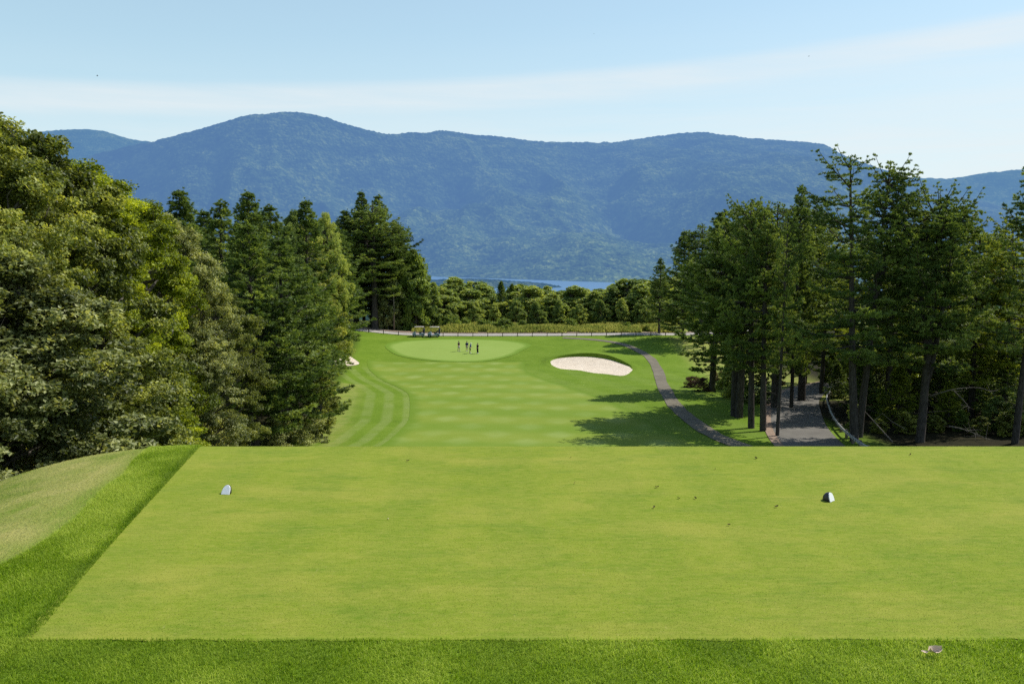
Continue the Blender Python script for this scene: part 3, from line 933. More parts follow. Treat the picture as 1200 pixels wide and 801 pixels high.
# pines
variant('pine_full', pine(21, 20, 0.10, 4.6, CONE, step=0.85, up1=32, tuft=0.33, nneed=14, wid=0.076), 'pine_bark', 'pine_needles', 20, 4.6)
variant('pine_full_b', pine(22, 20, 0.14, 4.2, [(0, 0.8), (0.2, 1.0), (0.5, 0.76), (0.8, 0.36), (0.93, 0.15), (1, 0.03)], step=0.9, up1=34, tuft=0.33, nneed=14, wid=0.076), 'pine_bark', 'pine_needles', 20, 4.2)
variant('pine_old_a', pine(23, 23, 0.27, 5.6, OLD, step=1.4, keep=0.84, up0=-8, asym=(0.15, 1.0), up1=40, r0=0.40), 'pine_bark', 'pine_needles', 23, 5.0)
variant('pine_old_b', pine(24, 23, 0.25, 4.8, [(0, 0.6), (0.2, 0.9), (0.45, 1.0), (0.7, 0.72), (0.88, 0.40), (1, 0.08)], step=1.4, keep=0.84, up0=-8, up1=38, r0=0.40, fork=[(0.5, 1.4, 0.6, 0.93)]), 'pine_bark', 'pine_needles', 23, 4.6)
variant('pine_open', pine(25, 25, 0.30, 4.6, SHELF, step=1.15, keep=0.62, r0=0.33, lean=(-0.035, 0), asym=(0.35, PI), dead=12), 'pine_bark', 'pine_needles', 25, 4.6)
variant('pine_open_b', pine(26, 25, 0.28, 4.3, SHELF, step=1.15, keep=0.66, r0=0.33, fork=[(0.52, 1.6, 0.3, 0.96)], dead=12), 'pine_bark', 'pine_needles', 25, 4.3)
variant('pine_round', pine(27, 22, 0.30, 5.6, ROUND, step=1.4, keep=0.80, r0=0.38, fork=[(0.24, 1.8, 0.4, 0.97), (0.4, -1.4, 0.6, 0.9)], dead=16, up1=55), 'pine_bark', 'pine_needles', 22, 5.6)
variant('pine_bright', pine(28, 20, 0.16, 5.0, OLD, step=1.4, keep=0.84, up0=-8, up1=38), 'pine_bark', 'bright_needles', 20, 5.0)
variant('pine_small', pine(29, 9, 0.05, 2.8, CONE, step=0.5, tuft=0.26, keep=0.85), 'pine_bark', 'pine_needles', 9, 2.8)
# far trees
variant('far_a', broadleaf(31, 10, 3.4, 0.02, 72, 9, 36, 0.35, bough=0.22, clump=0.5), 'grey_bark', 'far_leaves', 10, 3.4)
variant('far_b', broadleaf(32, 10, 2.8, 0.02, 68, 9, 36, 0.33, [(0, 0.7), (0.3, 1), (0.6, 0.8), (0.85, 0.45), (1, 0.1)], bough=0.22, clump=0.48), 'grey_bark', 'far_leaves', 10, 2.8)
variant('far_c', broadleaf(33, 10, 3.8, 0.02, 74, 9, 36, 0.35, [(0, 0.8), (0.3, 1), (0.6, 0.95), (0.85, 0.65), (1, 0.2)], bough=0.21, clump=0.5), 'grey_bark', 'far_leaves', 10, 3.8)
variant('bush', broadleaf(34, 3, 2.0, 0.0, 24, 8, 40, 0.26, [(0, 0.9), (0.3, 1), (0.6, 0.9), (0.85, 0.6), (1, 0.2)], bough=0.34, clump=0.4), 'grey_bark', 'bush_leaves', 3, 2.0)
variant('brush', broadleaf(35, 3, 2.0, 0.0, 26, 8, 40, 0.15, [(0, 0.9), (0.3, 1), (0.6, 0.9), (0.85, 0.6), (1, 0.2)], bough=0.34, clump=0.4), 'grey_bark', 'grey_leaves', 3, 2.0)

_cr = {}


def crown_mesh(key, leaf):
    if (key, leaf) not in _cr:
        me = PROTO[key]['cr'].copy() if any(k[0] == key for k in _cr) else PROTO[key]['cr']
        me.materials.clear(); me.materials.append(M[leaf])
        _cr[(key, leaf)] = me
    return _cr[(key, leaf)]


def tree(key, px, Y, top, label, group=None, name='pine_tree', cat='tree', w=1.0, rot=None, leaf=None, sink=0.1, xoff=0.0):
    pr = PROTO[key]
    u, _ = slope_u(px, 480 if Y < 80 else 400)
    x = u * Y + xoff
    z = hz(x, Y) - sink
    _, s = slope_u(px, top)
    H = 2.6 + s * Y - z
    k = H / pr['H']
    e = empty(name, (x, Y, z), rot if rot is not None else random.uniform(0, 6.28), (k * w, k * w, k))
    tl = 0.045 if 'pine' in key and Y < 100 else 0.02
    e.rotation_euler = (random.uniform(-tl, tl), random.uniform(-tl, tl), e.rotation_euler[2])
    tag(e, label, cat, group)
    link('trunk', pr['tr'], None, e)
    link('crown', crown_mesh(key, leaf or pr['leaf']), None, e)
    return e


GL = 'broadleaf trees along the left of the tee'
B = 'broadleaf_tree'
tree('broad_a', -35, 25, 98, 'tall olive tree cut off by the left edge of the photo', GL, B, w=1.0, rot=0.4)
tree('broad_c', 62, 30, 158, 'olive tree second from the left edge, its top just below the left hilltop', GL, B, w=0.95, rot=1.4, leaf='olive_leaves')
tree('broad_b', 128, 35, 190, 'broad yellow-green tree above the bright grass strip, at the top of the leafy slope', GL, B, w=1.15, rot=2.6)
tree('broad_c', 22, 23, 300, 'grey-green leafy tree standing in front of the tall tree at the left edge', GL, B, w=1.35, rot=0.9)
tree('broad_c', 112, 27.5, 350, 'low grey-green tree bulging forward over the left slope of the tee', GL, B, w=1.15, rot=3.9, leaf='olive_leaves')
tree('broad_b', 172, 39, 236, 'bright yellow-green columnar tree left of the tall grey-leaved one', GL, B, w=0.95, rot=5.0)
tree('broad_a', 220, 44, 252, 'grey-leaved tall tree between the yellow-green tree and the dark pines', GL, B, w=0.85, rot=2.2, leaf='grey_leaves')
tree('broad_b', 160, 33, 372, 'short yellow-green tree low at the forest edge near the top of the grass strip', GL, B, w=1.25, rot=0.3)
tree('broad_c', 214, 40, 372, 'short grey-green tree low at the forest edge left of the first pine trunk', GL, B, w=1.1, rot=1.1)
tree('broad_a', 262, 49, 330, 'dull olive tree tucked beside the left trunk of the dark pines', GL, B, w=1.0, rot=2.9)
tree('broad_c', -60, 21, 330, 'leafy tree mostly outside the left edge, low over the grass slope', GL, B, w=1.2, rot=4.4)
tree('broad_a', 20, 40, 135, 'olive tree crown showing behind the two front trees at far left', GL, B, w=1.1, rot=3.3)
tree('broad_a', 95, 46, 190, 'yellow-olive tree behind the broad yellow-green one, near the dip in the skyline', GL, B, w=1.0, rot=0.7, leaf='yellow_leaves')
tree('broad_b', 376, 62, 420, 'small olive tree at the right foot of the left pines beside the fairway', GL, B, w=1.0, rot=2.0, leaf='olive_leaves')
tree('broad_c', 384, 74, 440, 'small yellowish tree beside the left fairway rough, below the white bunker', GL, B, w=1.2, rot=5.2, leaf='olive_leaves')
tree('brush', 352, 60, 486, 'grey-leaved bush at the foot of the left pines by the fairway', 'bushes under the left trees', 'bush', 'bush', w=1.3)
tree('brush', 318, 58, 492, 'pale bush between two pine trunks left of the fairway', 'bushes under the left trees', 'bush', 'bush', w=1.2)

GP = 'pines on the left of the fairway'
tree('pine_full', 298, 57, 262, 'dark pine with bare lower trunk at the left end of the front pine group', GP, w=1.38, rot=1.0)
tree('pine_full_b', 336, 60, 278, 'dark pine in the middle of the front pine group left of the fairway', GP, w=1.45, rot=2.0)
tree('pine_full', 360, 66, 312, 'dark shorter pine whose boughs reach furthest over the left rough', GP, w=1.25, rot=3.0)
tree('pine_full', 228, 74, 222, 'leftmost dark pine rising above the yellow-green leafy crowns', GP, w=1.16, rot=4.0)
tree('pine_full_b', 260, 80, 234, 'pine second from the left on the ridge line over the leafy slope', GP, w=1.16, rot=5.0)
tree('pine_full', 290, 86, 224, 'spire-topped pine above the left end of the front pine group', GP, w=1.16, rot=0.5)
tree('pine_full_b', 318, 92, 240, 'flat-topped pine right of the spire-topped one on the left skyline', GP, w=1.30, rot=1.5)
tree('broad_b', 345, 98, 246, 'pale green leafy crown between pines on the left skyline', GL, B, w=0.6, leaf='far_leaves')
tree('pine_full', 360, 100, 234, 'narrow pine on the skyline above the small gap of leafy crowns', GP, w=1.09, rot=2.5)
tree('broad_c', 388, 116, 250, 'light green round tree left of the twin-topped tall pines', GL, B, w=0.55, leaf='far_leaves')
tree('pine_full_b', 382, 124, 300, 'dark pine in shade behind the front group, left of the twin tall pines', GP, w=1.45, rot=3.5)
tree('pine_full', 408, 161, 246, 'dark pine just left of the twin tall pines beyond the green', GP, w=1.30, rot=4.5)
tree('pine_full', 427, 163, 224, 'left one of the twin tallest pines beyond the green', GP, w=0.90, rot=5.5)
tree('pine_full_b', 447, 165, 228, 'right one of the twin tallest pines beyond the green', GP, w=1.04, rot=0.2)
tree('pine_full', 466, 168, 262, 'dark pine right of the twin tallest pines, partly behind leafy trees', GP, w=1.16, rot=1.2)
tree('far_c', 470, 164, 286, 'green leafy tree at the right shoulder of the left woods behind the carts', GL, B, w=0.75, leaf='bush_leaves')
tree('far_b', 488, 163, 300, 'leafy yellow-green tree directly behind the two golf carts', GL, B, w=0.9, leaf='bush_leaves')
tree('far_b', 507, 166, 332, 'last small leafy tree at the right end of the left woods', GL, B, w=0.9)
tree('far_a', 455, 160.5, 318, 'grey-green leafy tree at the shaded road edge left of the carts', GL, B, w=0.8, leaf='grey_leaves')
tree('pine_full_b', 405, 160, 320, 'low dark pine by the road at the far left corner of the course', GP, w=1.59, rot=2.2)
tree('pine_full', 392, 172, 262, 'shaded pine behind the row at the far left corner of the course', GP, w=1.45, rot=2.7)
tree('pine_full', 436, 172, 270, 'shaded pine filling the gap below the twin tall pines', GP, w=1.74, rot=3.7)
tree('pine_full_b', 340, 110, 262, 'dim pine behind the front pine group, below the skyline', GP, w=1.59, rot=0.7)

tree('pine_full', 244, 92, 246, 'dim pine behind the two leftmost pines of the left skyline', GP, w=1.3, rot=0.1)
tree('pine_full_b', 305, 104, 248, 'dim pine behind the spire-topped pine on the left skyline', GP, w=1.4, rot=2.1)
tree('pine_full', 372, 118, 256, 'dim pine behind the pale green leafy crown on the left', GP, w=1.5, rot=4.1)
tree('pine_full_b', 398, 132, 268, 'dim pine filling the dip left of the twin tall pines', GP, w=1.4, rot=5.1)
tree('pine_full_b', 275, 70, 300, 'shaded pine low behind the grey-leaved tall tree', GP, w=1.3, rot=1.1)
tree('pine_full', 318, 74, 290, 'shaded pine low between the two front pines on the left', GP, w=1.3, rot=3.1)
tree('broad_c', 352, 108, 262, 'dull green leafy tree filling the left skyline behind the narrow pine', GL, B, w=1.0, rot=0.6, leaf='olive_leaves')
tree('broad_a', 392, 152, 272, 'dull green leafy tree in the dip between the left pines and the twin tall pines', GL, B, w=0.7, rot=1.6, leaf='olive_leaves')
tree('broad_a', 236, 96, 262, 'dull green leafy tree behind the leftmost skyline pines', GL, B, w=1.1, rot=2.6, leaf='olive_leaves')
tree('broad_c', 300, 100, 266, 'dull green leafy tree under the spire-topped pine', GL, B, w=1.2, rot=3.6, leaf='olive_leaves')
tree('pine_old_b', 440, 158, 238, 'full dark pine between and behind the twin tallest pines', GP, w=1.5, rot=2.6)
tree('pine_old_a', 418, 162, 256, 'full dark pine below the left one of the twin tallest pines', GP, w=1.5, rot=1.6)
tree('pine_old_b', 462, 162, 258, 'full dark pine beside the right one of the twin tallest pines', GP, w=1.4, rot=0.6)
tree('broad_c', 486, 166, 292, 'tall leafy tree sloping down to the right behind the golf carts', GL, B, w=0.9, rot=0.6, leaf='bush_leaves')
# far belt of trees beyond the road
GF = 'belt of trees beyond the road below the lake'
ords = ['first', 'second', 'third', 'fourth', 'fifth', 'sixth', 'seventh', 'eighth', 'ninth', 'tenth', 'eleventh', 'twelfth', 'thirteenth', 'fourteenth', 'fifteenth', 'sixteenth', 'seventeenth']
belt = [(520, 176, 336, 'far_a', 'rounded olive tree'), (535, 190, 326, 'far_b', 'pointed yellow-olive tree'), (549, 178, 340, 'far_c', 'brownish rounded tree'), (565, 186, 334, 'far_b', 'narrow olive tree'),
        (588, 182, 330, 'pine_small', 'dark green pine'), (601, 188, 333, 'pine_small', 'dark pointed pine'), (618, 180, 336, 'far_c', 'broad olive tree'), (634, 192, 338, 'far_a', 'rounded dull tree'), (648, 176, 344, 'far_b', 'small yellowish tree'),
        (668, 182, 336, 'far_c', 'dark rounded tree'), (684, 190, 340, 'far_a', 'pale olive tree'), (697, 178, 342, 'far_b', 'narrow yellow-green tree'), (714, 186, 338, 'far_a', 'brown-olive tree'), (733, 180, 328, 'far_c', 'taller green tree'),
        (748, 174, 334, 'far_b', 'pointed light tree'), (764, 178, 330, 'far_a', 'yellow-olive tree'), (780, 182, 326, 'far_c', 'broad tree')]
for q, (px_, Y_, t_) in enumerate([(800, 184, 318), (822, 182, 322), (846, 184, 325)]):
    tree('far_c', px_, Y_, t_, ['leafy tree seen through the left edge of the right-hand pines', 'leafy tree far behind the trunk of the dense dark pine', 'leafy tree far behind the trunk cluster'][q], 'belt of trees beyond the road below the lake', 'broadleaf_tree', w=1.5)
for i, (px, Y, top, key, desc) in enumerate(belt):
    if key == 'pine_small':
        tree(key, px, Y, top, f'{desc}, {ords[i]} tree from the left in the belt below the lake', GF, w=0.75)
    else:
        tree(key, px, Y, top, f'{desc}, {ords[i]} from the left in the tree belt below the lake', GF, B, w=1.8)
for q, (px_, Y_, t_) in enumerate([(524, 204, 333), (542, 212, 337), (557, 206, 331), (574, 214, 336), (610, 208, 334), (626, 215, 339), (641, 206, 336), (658, 212, 341), (676, 205, 338), (691, 214, 342), (706, 206, 339), (722, 210, 334), (741, 206, 331), (757, 212, 328)]):
    tree(['far_b', 'far_a', 'far_c'][q % 3], px_, Y_, t_, f'back-row olive tree rising behind the belt below the lake, {ords[q]} from the left', 'back row of the far tree belt', B, w=[1.3, 1.9, 1.6][q % 3])
front = [(528, 170, 356), (556, 171, 354), (580, 169, 356), (606, 172, 352), (630, 169, 354), (655, 171, 352), (679, 169, 356), (704, 171, 352), (728, 170, 350), (752, 169, 350)]
for i, (px, Y, top) in enumerate(front):
    tree(['far_a', 'far_c', 'far_b'][i % 3], px, Y, top, f'low tree in front of the belt below the lake, {ords[i]} from its left end', 'low trees in front of the far belt', B, w=1.0)
for i, (px, Y, top, w_) in enumerate([(527, 163, 371, 1.0), (545, 165, 374, 0.9), (566, 164, 375, 1.2), (590, 162.5, 374, 1.4), (612, 164, 376, 1.0), (668, 165, 374, 1.0), (735, 163, 378, 1.0), (758, 162, 381, 0.9), (490, 168, 373, 1.0), (514, 166, 376, 0.9)]):
    tree('bush', px, Y, top, ['bright green bush at the left end of the yellow meadow strip', 'mid green bush beside the brightest one beyond the road', 'low bush beyond the road in line with the players', 'widest dark green bush in the meadow, right of the players',
                              'small bush at the right end of the dark bush row', 'lone bush beyond the road above the left end of the bunker', 'green bush beyond the road above the bend of the cart path', 'small bush where the meadow meets the right-hand pines', 'green bush directly behind the golf carts', 'low bush right of the golf carts'][i],
         'bushes in the meadow beyond the road', 'bush', 'bush', w=w_)

# right-hand pines
GR = 'pines on the right of the fairway'
tree('pine_full_b', 772, 156, 302, 'small dark pine at the far right end of the road', GR, w=1.1, rot=1.0)
tree('pine_full', 800, 148, 270, 'cone-topped dark pine at the left end of the right-hand pine group', GR, w=1.1, rot=2.0)
tree('pine_old_b', 822, 142, 262, 'dark pine behind the left end of the right-hand pine group', GR, w=1.2, rot=3.0)
tree('pine_full_b', 836, 92, 246, 'dense dark pine left of the trunk cluster, standing in dry brown grass', GR, w=1.3, rot=0.0)
tree('pine_old_b', 866, 72, 234, 'pine with the left trunk of the tight trunk cluster by the path', GR, w=1.0, rot=0.8)
tree('pine_old_a', 881, 66, 236, 'pine with the thick middle trunk of the tight trunk cluster', GR, w=0.8, rot=2.4)
tree('pine_old_b', 895, 64.5, 244, 'pine with the right trunk of the tight trunk cluster, grass at its foot', GR, w=0.8, rot=4.2)
tree('pine_old_b', 862, 73, 244, 'pine hidden among the left half of the trunk cluster crowns', GR, w=1.2, rot=1.9)
tree('pine_old_a', 908, 78, 238, 'pine behind the right half of the trunk cluster crowns', GR, w=1.1, rot=5.9)
tree('pine_old_b', 942, 84, 240, 'pine left of the tallest pines, its crown over the driveway', GR, w=1.1, rot=2.9)
tree('pine_full_b', 927, 78, 218, 'pine with a pointed top above the driveway bend', GR, w=0.62, rot=5.2)
tree('pine_open', 912, 62, 252, 'slender leaning pine alone at the left edge of the driveway', GR, w=0.6, rot=PI, leaf='pine_needles')
tree('pine_open', 1003, 60, 186, 'tallest pine, leaning left with one long bough sticking out against the sky', GR, w=1.1, rot=0.0)
tree('pine_open_b', 1008, 62, 190, 'second tall open-crowned pine just right of the tallest one', GR, w=1.0, rot=0.3)
tree('pine_round', 1080, 60, 234, 'round-topped pine with twin dark trunks right of the tallest pines', GR, w=1.02, rot=0.0)
tree('pine_bright', 1138, 70, 280, 'sunlit yellow-green pine behind the right side of the round-topped one', GR, w=1.25, rot=1.0)
tree('pine_open', 1192, 58, 200, 'pine at the right edge of the photo with dark boughs against the sky', GR, w=0.9, rot=0.6)
tree('pine_bright', 1176, 68, 262, 'bright green pine next to the right edge of the photo', GR, w=0.95, rot=2.0)
tree('pine_bright', 965, 90, 268, 'yellow-green pine behind the driveway, left of the tallest pines', GR, w=0.95, rot=3.1)
tree('pine_full', 945, 100, 246, 'dark pine far up the driveway between the two pine groups', GR, w=0.9, rot=4.0)
tree('pine_bright', 1045, 82, 290, 'sunlit pine filling the gap between the tallest pines and the round-topped one', GR, w=1.1, rot=0.9)
tree('pine_full', 1010, 96, 270, 'shaded pine behind the tallest pines', GR, w=1.1, rot=0.9)
tree('pine_full_b', 1100, 92, 285, 'shaded pine behind the round-topped pine', GR, w=1.3, rot=1.9)
tree('pine_full', 1160, 94, 280, 'shaded pine behind the bright pines at far right', GR, w=1.3, rot=2.9)
tree('pine_full_b', 1220, 80, 270, 'shaded pine partly outside the right edge', GR, w=1.3, rot=3.9)
tree('pine_full', 1060, 120, 300, 'dim pine deepest in the right-hand wood', GR, w=1.6, rot=5.9)
tree('pine_full_b', 980, 125, 300, 'dim pine beyond the driveway bend', GR, w=1.4, rot=4.9)
GU = 'young trees under the right-hand pines'
under = [('pine_small', 1010, 74, 425, 1.2, 'pine_needles', 'dark young pine behind the guardrail bend'), ('pine_small', 1052, 68, 428, 1.2, 'bright_needles', 'bright young pine left of the twin dark trunks'),
         ('pine_small', 1112, 66, 448, 1.2, 'bright_needles', 'bright low young pine right of the twin dark trunks'), ('pine_small', 1145, 72, 400, 1.3, 'pine_needles', 'dark young pine in the shade between the right trunks'),
         ('pine_small', 1180, 68, 410, 1.4, 'pine_needles', 'dark young pine in the bottom right of the wood'), ('pine_small', 985, 86, 425, 1.2, 'pine_needles', 'young pine at the top of the guardrail'),
         ('far_c', 940, 108, 425, 1.0, 'far_leaves', 'autumn-tinged leafy tree at the head of the driveway'), ('far_c', 975, 100, 415, 1.0, 'bush_leaves', 'light green leafy tree right of the driveway head'),
         ('far_a', 1080, 82, 410, 1.2, 'bush_leaves', 'leafy sapling in shade behind the twin dark trunks'), ('pine_small', 1030, 84, 415, 1.4, 'pine_needles', 'dark young pine deep behind the guardrail'),
         ('pine_small', 1210, 62, 430, 1.5, 'pine_needles', 'dark young pine cut by the right edge of the photo'), ('pine_small', 1100, 76, 420, 1.5, 'pine_needles', 'dark young pine directly behind the round-topped pine'),
         ('pine_small', 1165, 80, 380, 1.5, 'pine_needles', 'taller young pine deep in the right corner of the wood')]
under += [('far_c', 858, 86, 424, 1.0, 'far_leaves', 'shaded leafy sapling behind the left trunk of the trunk cluster'), ('pine_small', 884, 82, 412, 1.3, 'pine_needles', 'dark young pine behind the middle of the trunk cluster'),
          ('far_a', 1005, 92, 400, 1.3, 'far_leaves', 'leafy sapling in shade behind the top bend of the guardrail'), ('far_c', 1040, 95, 395, 1.3, 'far_leaves', 'dull leafy sapling deep behind the tallest pines'), ('far_a', 1078, 96, 395, 1.4, 'far_leaves', 'dull leafy sapling deep behind the twin dark trunks'),
          ('far_c', 1120, 94, 392, 1.4, 'far_leaves', 'dull leafy sapling deep in the wood, right of the twin dark trunks'), ('far_a', 1150, 90, 385, 1.4, 'far_leaves', 'dull leafy sapling deep in the wood near the right edge'), ('far_c', 1195, 88, 380, 1.4, 'far_leaves', 'dull leafy sapling deepest at the right edge'),
          ('far_b', 1030, 72, 455, 1.2, 'bush_leaves', 'low bright sapling behind the leaning dead pole'), ('far_b', 1128, 64, 480, 1.3, 'bush_leaves', 'low bright sapling beside the fallen twiggy bough'), ('far_a', 1168, 64, 465, 1.2, 'far_leaves', 'low dull sapling right of the fallen twiggy bough'), ('far_b', 1000, 66, 470, 1.0, 'far_leaves', 'low dull sapling beside the lower end of the guardrail')]
for key, px, Y, top, w_, lf, lab in under:
    tree(key, px, Y, top, lab, GU, 'young_pine' if 'pine' in key else 'sapling', w=w_, leaf=lf)
for px, Y, top, lab in [(812, 97, 441, 'brown dry bush left of the lone pine trunk'), (826, 93, 443, 'reddish brown bush at the foot of the lone pine trunk'), (850, 96, 436, 'brown bush between the lone trunk and the trunk cluster'), (918, 100, 446, 'orange-brown bush at the head of the driveway')]:
    tree('brush', px, Y, top, lab, 'dry bushes by the right-hand pines', 'bush', 'bush', w=1.2, leaf='brown_leaves')

tree('pine_full_b', 1112, 80, 285, 'shaded pine between the round-topped pine and the sunlit one behind it', GR, w=1.3, rot=0.9)
tree('pine_old_a', 1145, 78, 272, 'full pine in the deep shade at right, left of the bright green one', GR, w=1.2, rot=1.9)
tree('pine_old_b', 1040, 73, 262, 'full pine behind the gap between the tallest pines and the round-topped one', GR, w=1.0, rot=0.2)
tree('pine_old_a', 1062, 78, 275, 'shaded pine close behind the left trunk of the round-topped pine', GR, w=1.0, rot=1.2)
for q, (px, Y, top, lab) in enumerate([(1062, 64, 482, 'dull low sapling at the foot of the twin dark trunks'), (1098, 64, 486, 'low shaded sapling just right of the twin dark trunks'), (1150, 62, 488, 'low shaded sapling at the forest edge near the fallen bough'), (1186, 61, 480, 'low shaded sapling at the bottom right corner of the wood'), (1030, 64, 490, 'low shaded sapling left of the short dead branch')]):
    tree(['far_c', 'far_a'][q % 2], px, Y, top, lab, GU, 'sapling', w=1.5, leaf='olive_leaves')
# dead poles and fallen boughs under the right-hand pines
def bough(name, pts, r, label, group, twigs=0, seed=0):
    rng = np.random.default_rng(seed); w = Wood()
    P = smooth_line(pts, 6); w.add(P, np.linspace(r, r * 0.35, len(P)), 6)
    for k in range(twigs):
        i = rng.integers(len(P) // 4, len(P)); l = rng.uniform(0.5, 1.4)
        d = unit(rng.normal(0, 1, 3) * np.array([1, 1, 0.5]))
        w.add(np.stack([P[i], P[i] + d * l * 0.5 + rng.normal(0, 0.06, 3), P[i] + d * l]), r * np.array([0.4, 0.25, 0.08]), 4)
    return tag(link(name, w.mesh(name), M['dead_wood']), label, 'branch', group)


def w3(px, py, Y):
    u, s = slope_u(px, py); return (u * Y, Y, 2.6 + s * Y)


bough('dead_branch', [w3(1048, 520, 60), w3(1030, 500, 61), w3(1012, 480, 62.5)], 0.06, 'pale dead pole leaning in the shade left of the twin dark trunks', 'dead wood under the right-hand pines', 3, 1)
bough('dead_branch', [w3(1060, 502, 62), w3(1046, 494, 62), w3(1034, 484, 62.5)], 0.05, 'short pale dead branch right of the leaning pole', 'dead wood under the right-hand pines', 2, 2)
bough('dead_branch', [w3(1092, 463, 60.3), w3(1118, 456, 59.5), w3(1145, 454, 59), w3(1160, 458, 58.5)], 0.05, 'long bare grey bough reaching right from the twin dark trunks', 'dead wood under the right-hand pines', 8, 3)
bough('dead_branch', [w3(1112, 499, 61), w3(1130, 503, 60.5), w3(1155, 513, 60)], 0.06, 'fallen grey twiggy bough low in the shade at far right', 'dead wood under the right-hand pines', 18, 4)
bough('dead_branch', [w3(1118, 458, 61), w3(1130, 470, 60.6), w3(1136, 478, 60.4)], 0.04, 'hanging dead twig below the long bare grey bough', 'dead wood under the right-hand pines', 6, 5)

# ------------------------------------------------------------------ guardrail beside the driveway
gr = empty('guardrail', (0, 0, 0)); tag(gr, 'low pale guardrail curving along the right side of the driveway', 'guardrail')
M['galv'] = plain('galv_steel', (0.42, 0.42, 0.40), 0.5, 0.4)
M['post_wood'] = plain('weathered_post', (0.16, 0.13, 0.10), 0.9, 0.1)
T = np.gradient(drive, axis=0); T /= np.linalg.norm(T, axis=1, keepdims=True)
GRL = drive + np.column_stack([T[:, 1], -T[:, 0]]) * 3.3
GRL = GRL[(GRL[:, 1] > 52) & (GRL[:, 1] < 92)]
zg = height(GRL[:, 0], GRL[:, 1])
prof = [(0.0, 0.40), (-0.05, 0.44), (-0.05, 0.49), (0.0, 0.53), (-0.05, 0.57), (-0.05, 0.62), (0.0, 0.66)]
V = []; Q = []
Tg = np.gradient(GRL, axis=0); Tg /= np.linalg.norm(Tg, axis=1, keepdims=True)
Ng = np.column_stack([Tg[:, 1], -Tg[:, 0]])
for side in (0.0, 0.03):
    for i in range(len(GRL)):
        for (o_, z_) in prof:
            V.append((*(GRL[i] + Ng[i] * (o_ + side)), zg[i] + z_))
npf = len(prof); nn = len(GRL)
for sd in range(2):
    for i in range(nn - 1):
        for k in range(npf - 1):
            a = sd * nn * npf + i * npf + k
            Q.append((a, a + 1, a + npf + 1, a + npf))
link('rail', mesh_np('rail', V, [np.array(Q)], smooth=False), M['galv'], gr)
for i in range(2, nn, 4):
    q = GRL[i] + Ng[i] * 0.14
    g = Geo(); g.box(q[0] - 0.09, q[0] + 0.09, q[1] - 0.09, q[1] + 0.09, zg[i] - 0.3, zg[i] + 0.68); g.build('post', M['post_wood'], gr, bevel=0.01)

# ------------------------------------------------------------------ rail fence along the far road
M['fence_wood'] = plain('fence_wood', (0.075, 0.055, 0.042), 0.9, 0.1)
fn = empty('rail_fence', (0, 0, 0)); tag(fn, 'low dark wooden post and rail fence along the pale road behind the green', 'fence')
fx = np.arange(-36, 37.5, 2.85)
fy = 152.0 + 0.8 * np.sin(fx / 155 * 3)
fz = height(fx, fy)
for i in range(len(fx)):
    g = Geo(); g.box(fx[i] - 0.065, fx[i] + 0.065, fy[i] - 0.065, fy[i] + 0.065, fz[i] - 0.4, fz[i] + 0.74)
    g.build('post', M['fence_wood'], fn, bevel=0.02)
for hr in (0.58,):
    g = Geo()
    for i in range(len(fx) - 1):
        g.tube([(fx[i], fy[i] + 0.11, fz[i] + hr), (fx[i + 1], fy[i + 1] + 0.11, fz[i + 1] + hr - 0.01)], 0.04, 6)
    g.build('rail', M['fence_wood'], fn, smooth=True)

# ------------------------------------------------------------------ power line by the far road
def utility_pole(px, Y, label):
    u, _ = slope_u(px, 390); x = u * Y; z = hz(x, Y)
    e = empty('utility_pole', (x, Y, z)); tag(e, label, 'pole', 'utility poles by the far road')
    g = Geo(); g.tube([(0, 0, -0.6), (0, 0, 4), (0, 0, 7.6)], [0.14, 0.125, 0.10], 10); g.build('pole', M['post_wood'], e, smooth=True)
    g = Geo(); g.box(-0.05, 0.05, -0.9, 0.9, 6.9, 7.02); g.build('crossarm', M['post_wood'], e)
    for yy in (-0.7, 0.7):
        g = Geo(); g.tube([(0, yy, 7.02), (0, yy, 7.1), (0, yy, 7.16)], [0.03, 0.05, 0.02], 8); g.build('insulator', M['galv'], e)
    return x, Y, z


M['cable'] = plain('cable', (0.22, 0.22, 0.22), 0.6, 0.3)
pa = utility_pole(376, 158, 'wooden utility pole hidden in the pines at the far left of the road')
pb = utility_pole(462, 158, 'wooden utility pole among the trees left of the golf carts')
for k, (dyy, dzz, lab) in enumerate([(-0.7, 7.14, 'upper thin power cable in front of the dark pines left of the carts'), (0.7, 6.1, 'lower thin power cable in front of the dark pines left of the carts')]):
    P = [(pa[0] + (pb[0] - pa[0]) * t, pa[1] + dyy, pa[2] + (pb[2] - pa[2]) * t + dzz - 0.7 * 4 * t * (1 - t) * 0.5) for t in np.linspace(0, 1, 12)]
    g = Geo(); g.tube(P, 0.022, 5); tag(g.build('power_cable', M['cable']), lab, 'cable', 'power cables left of the carts')

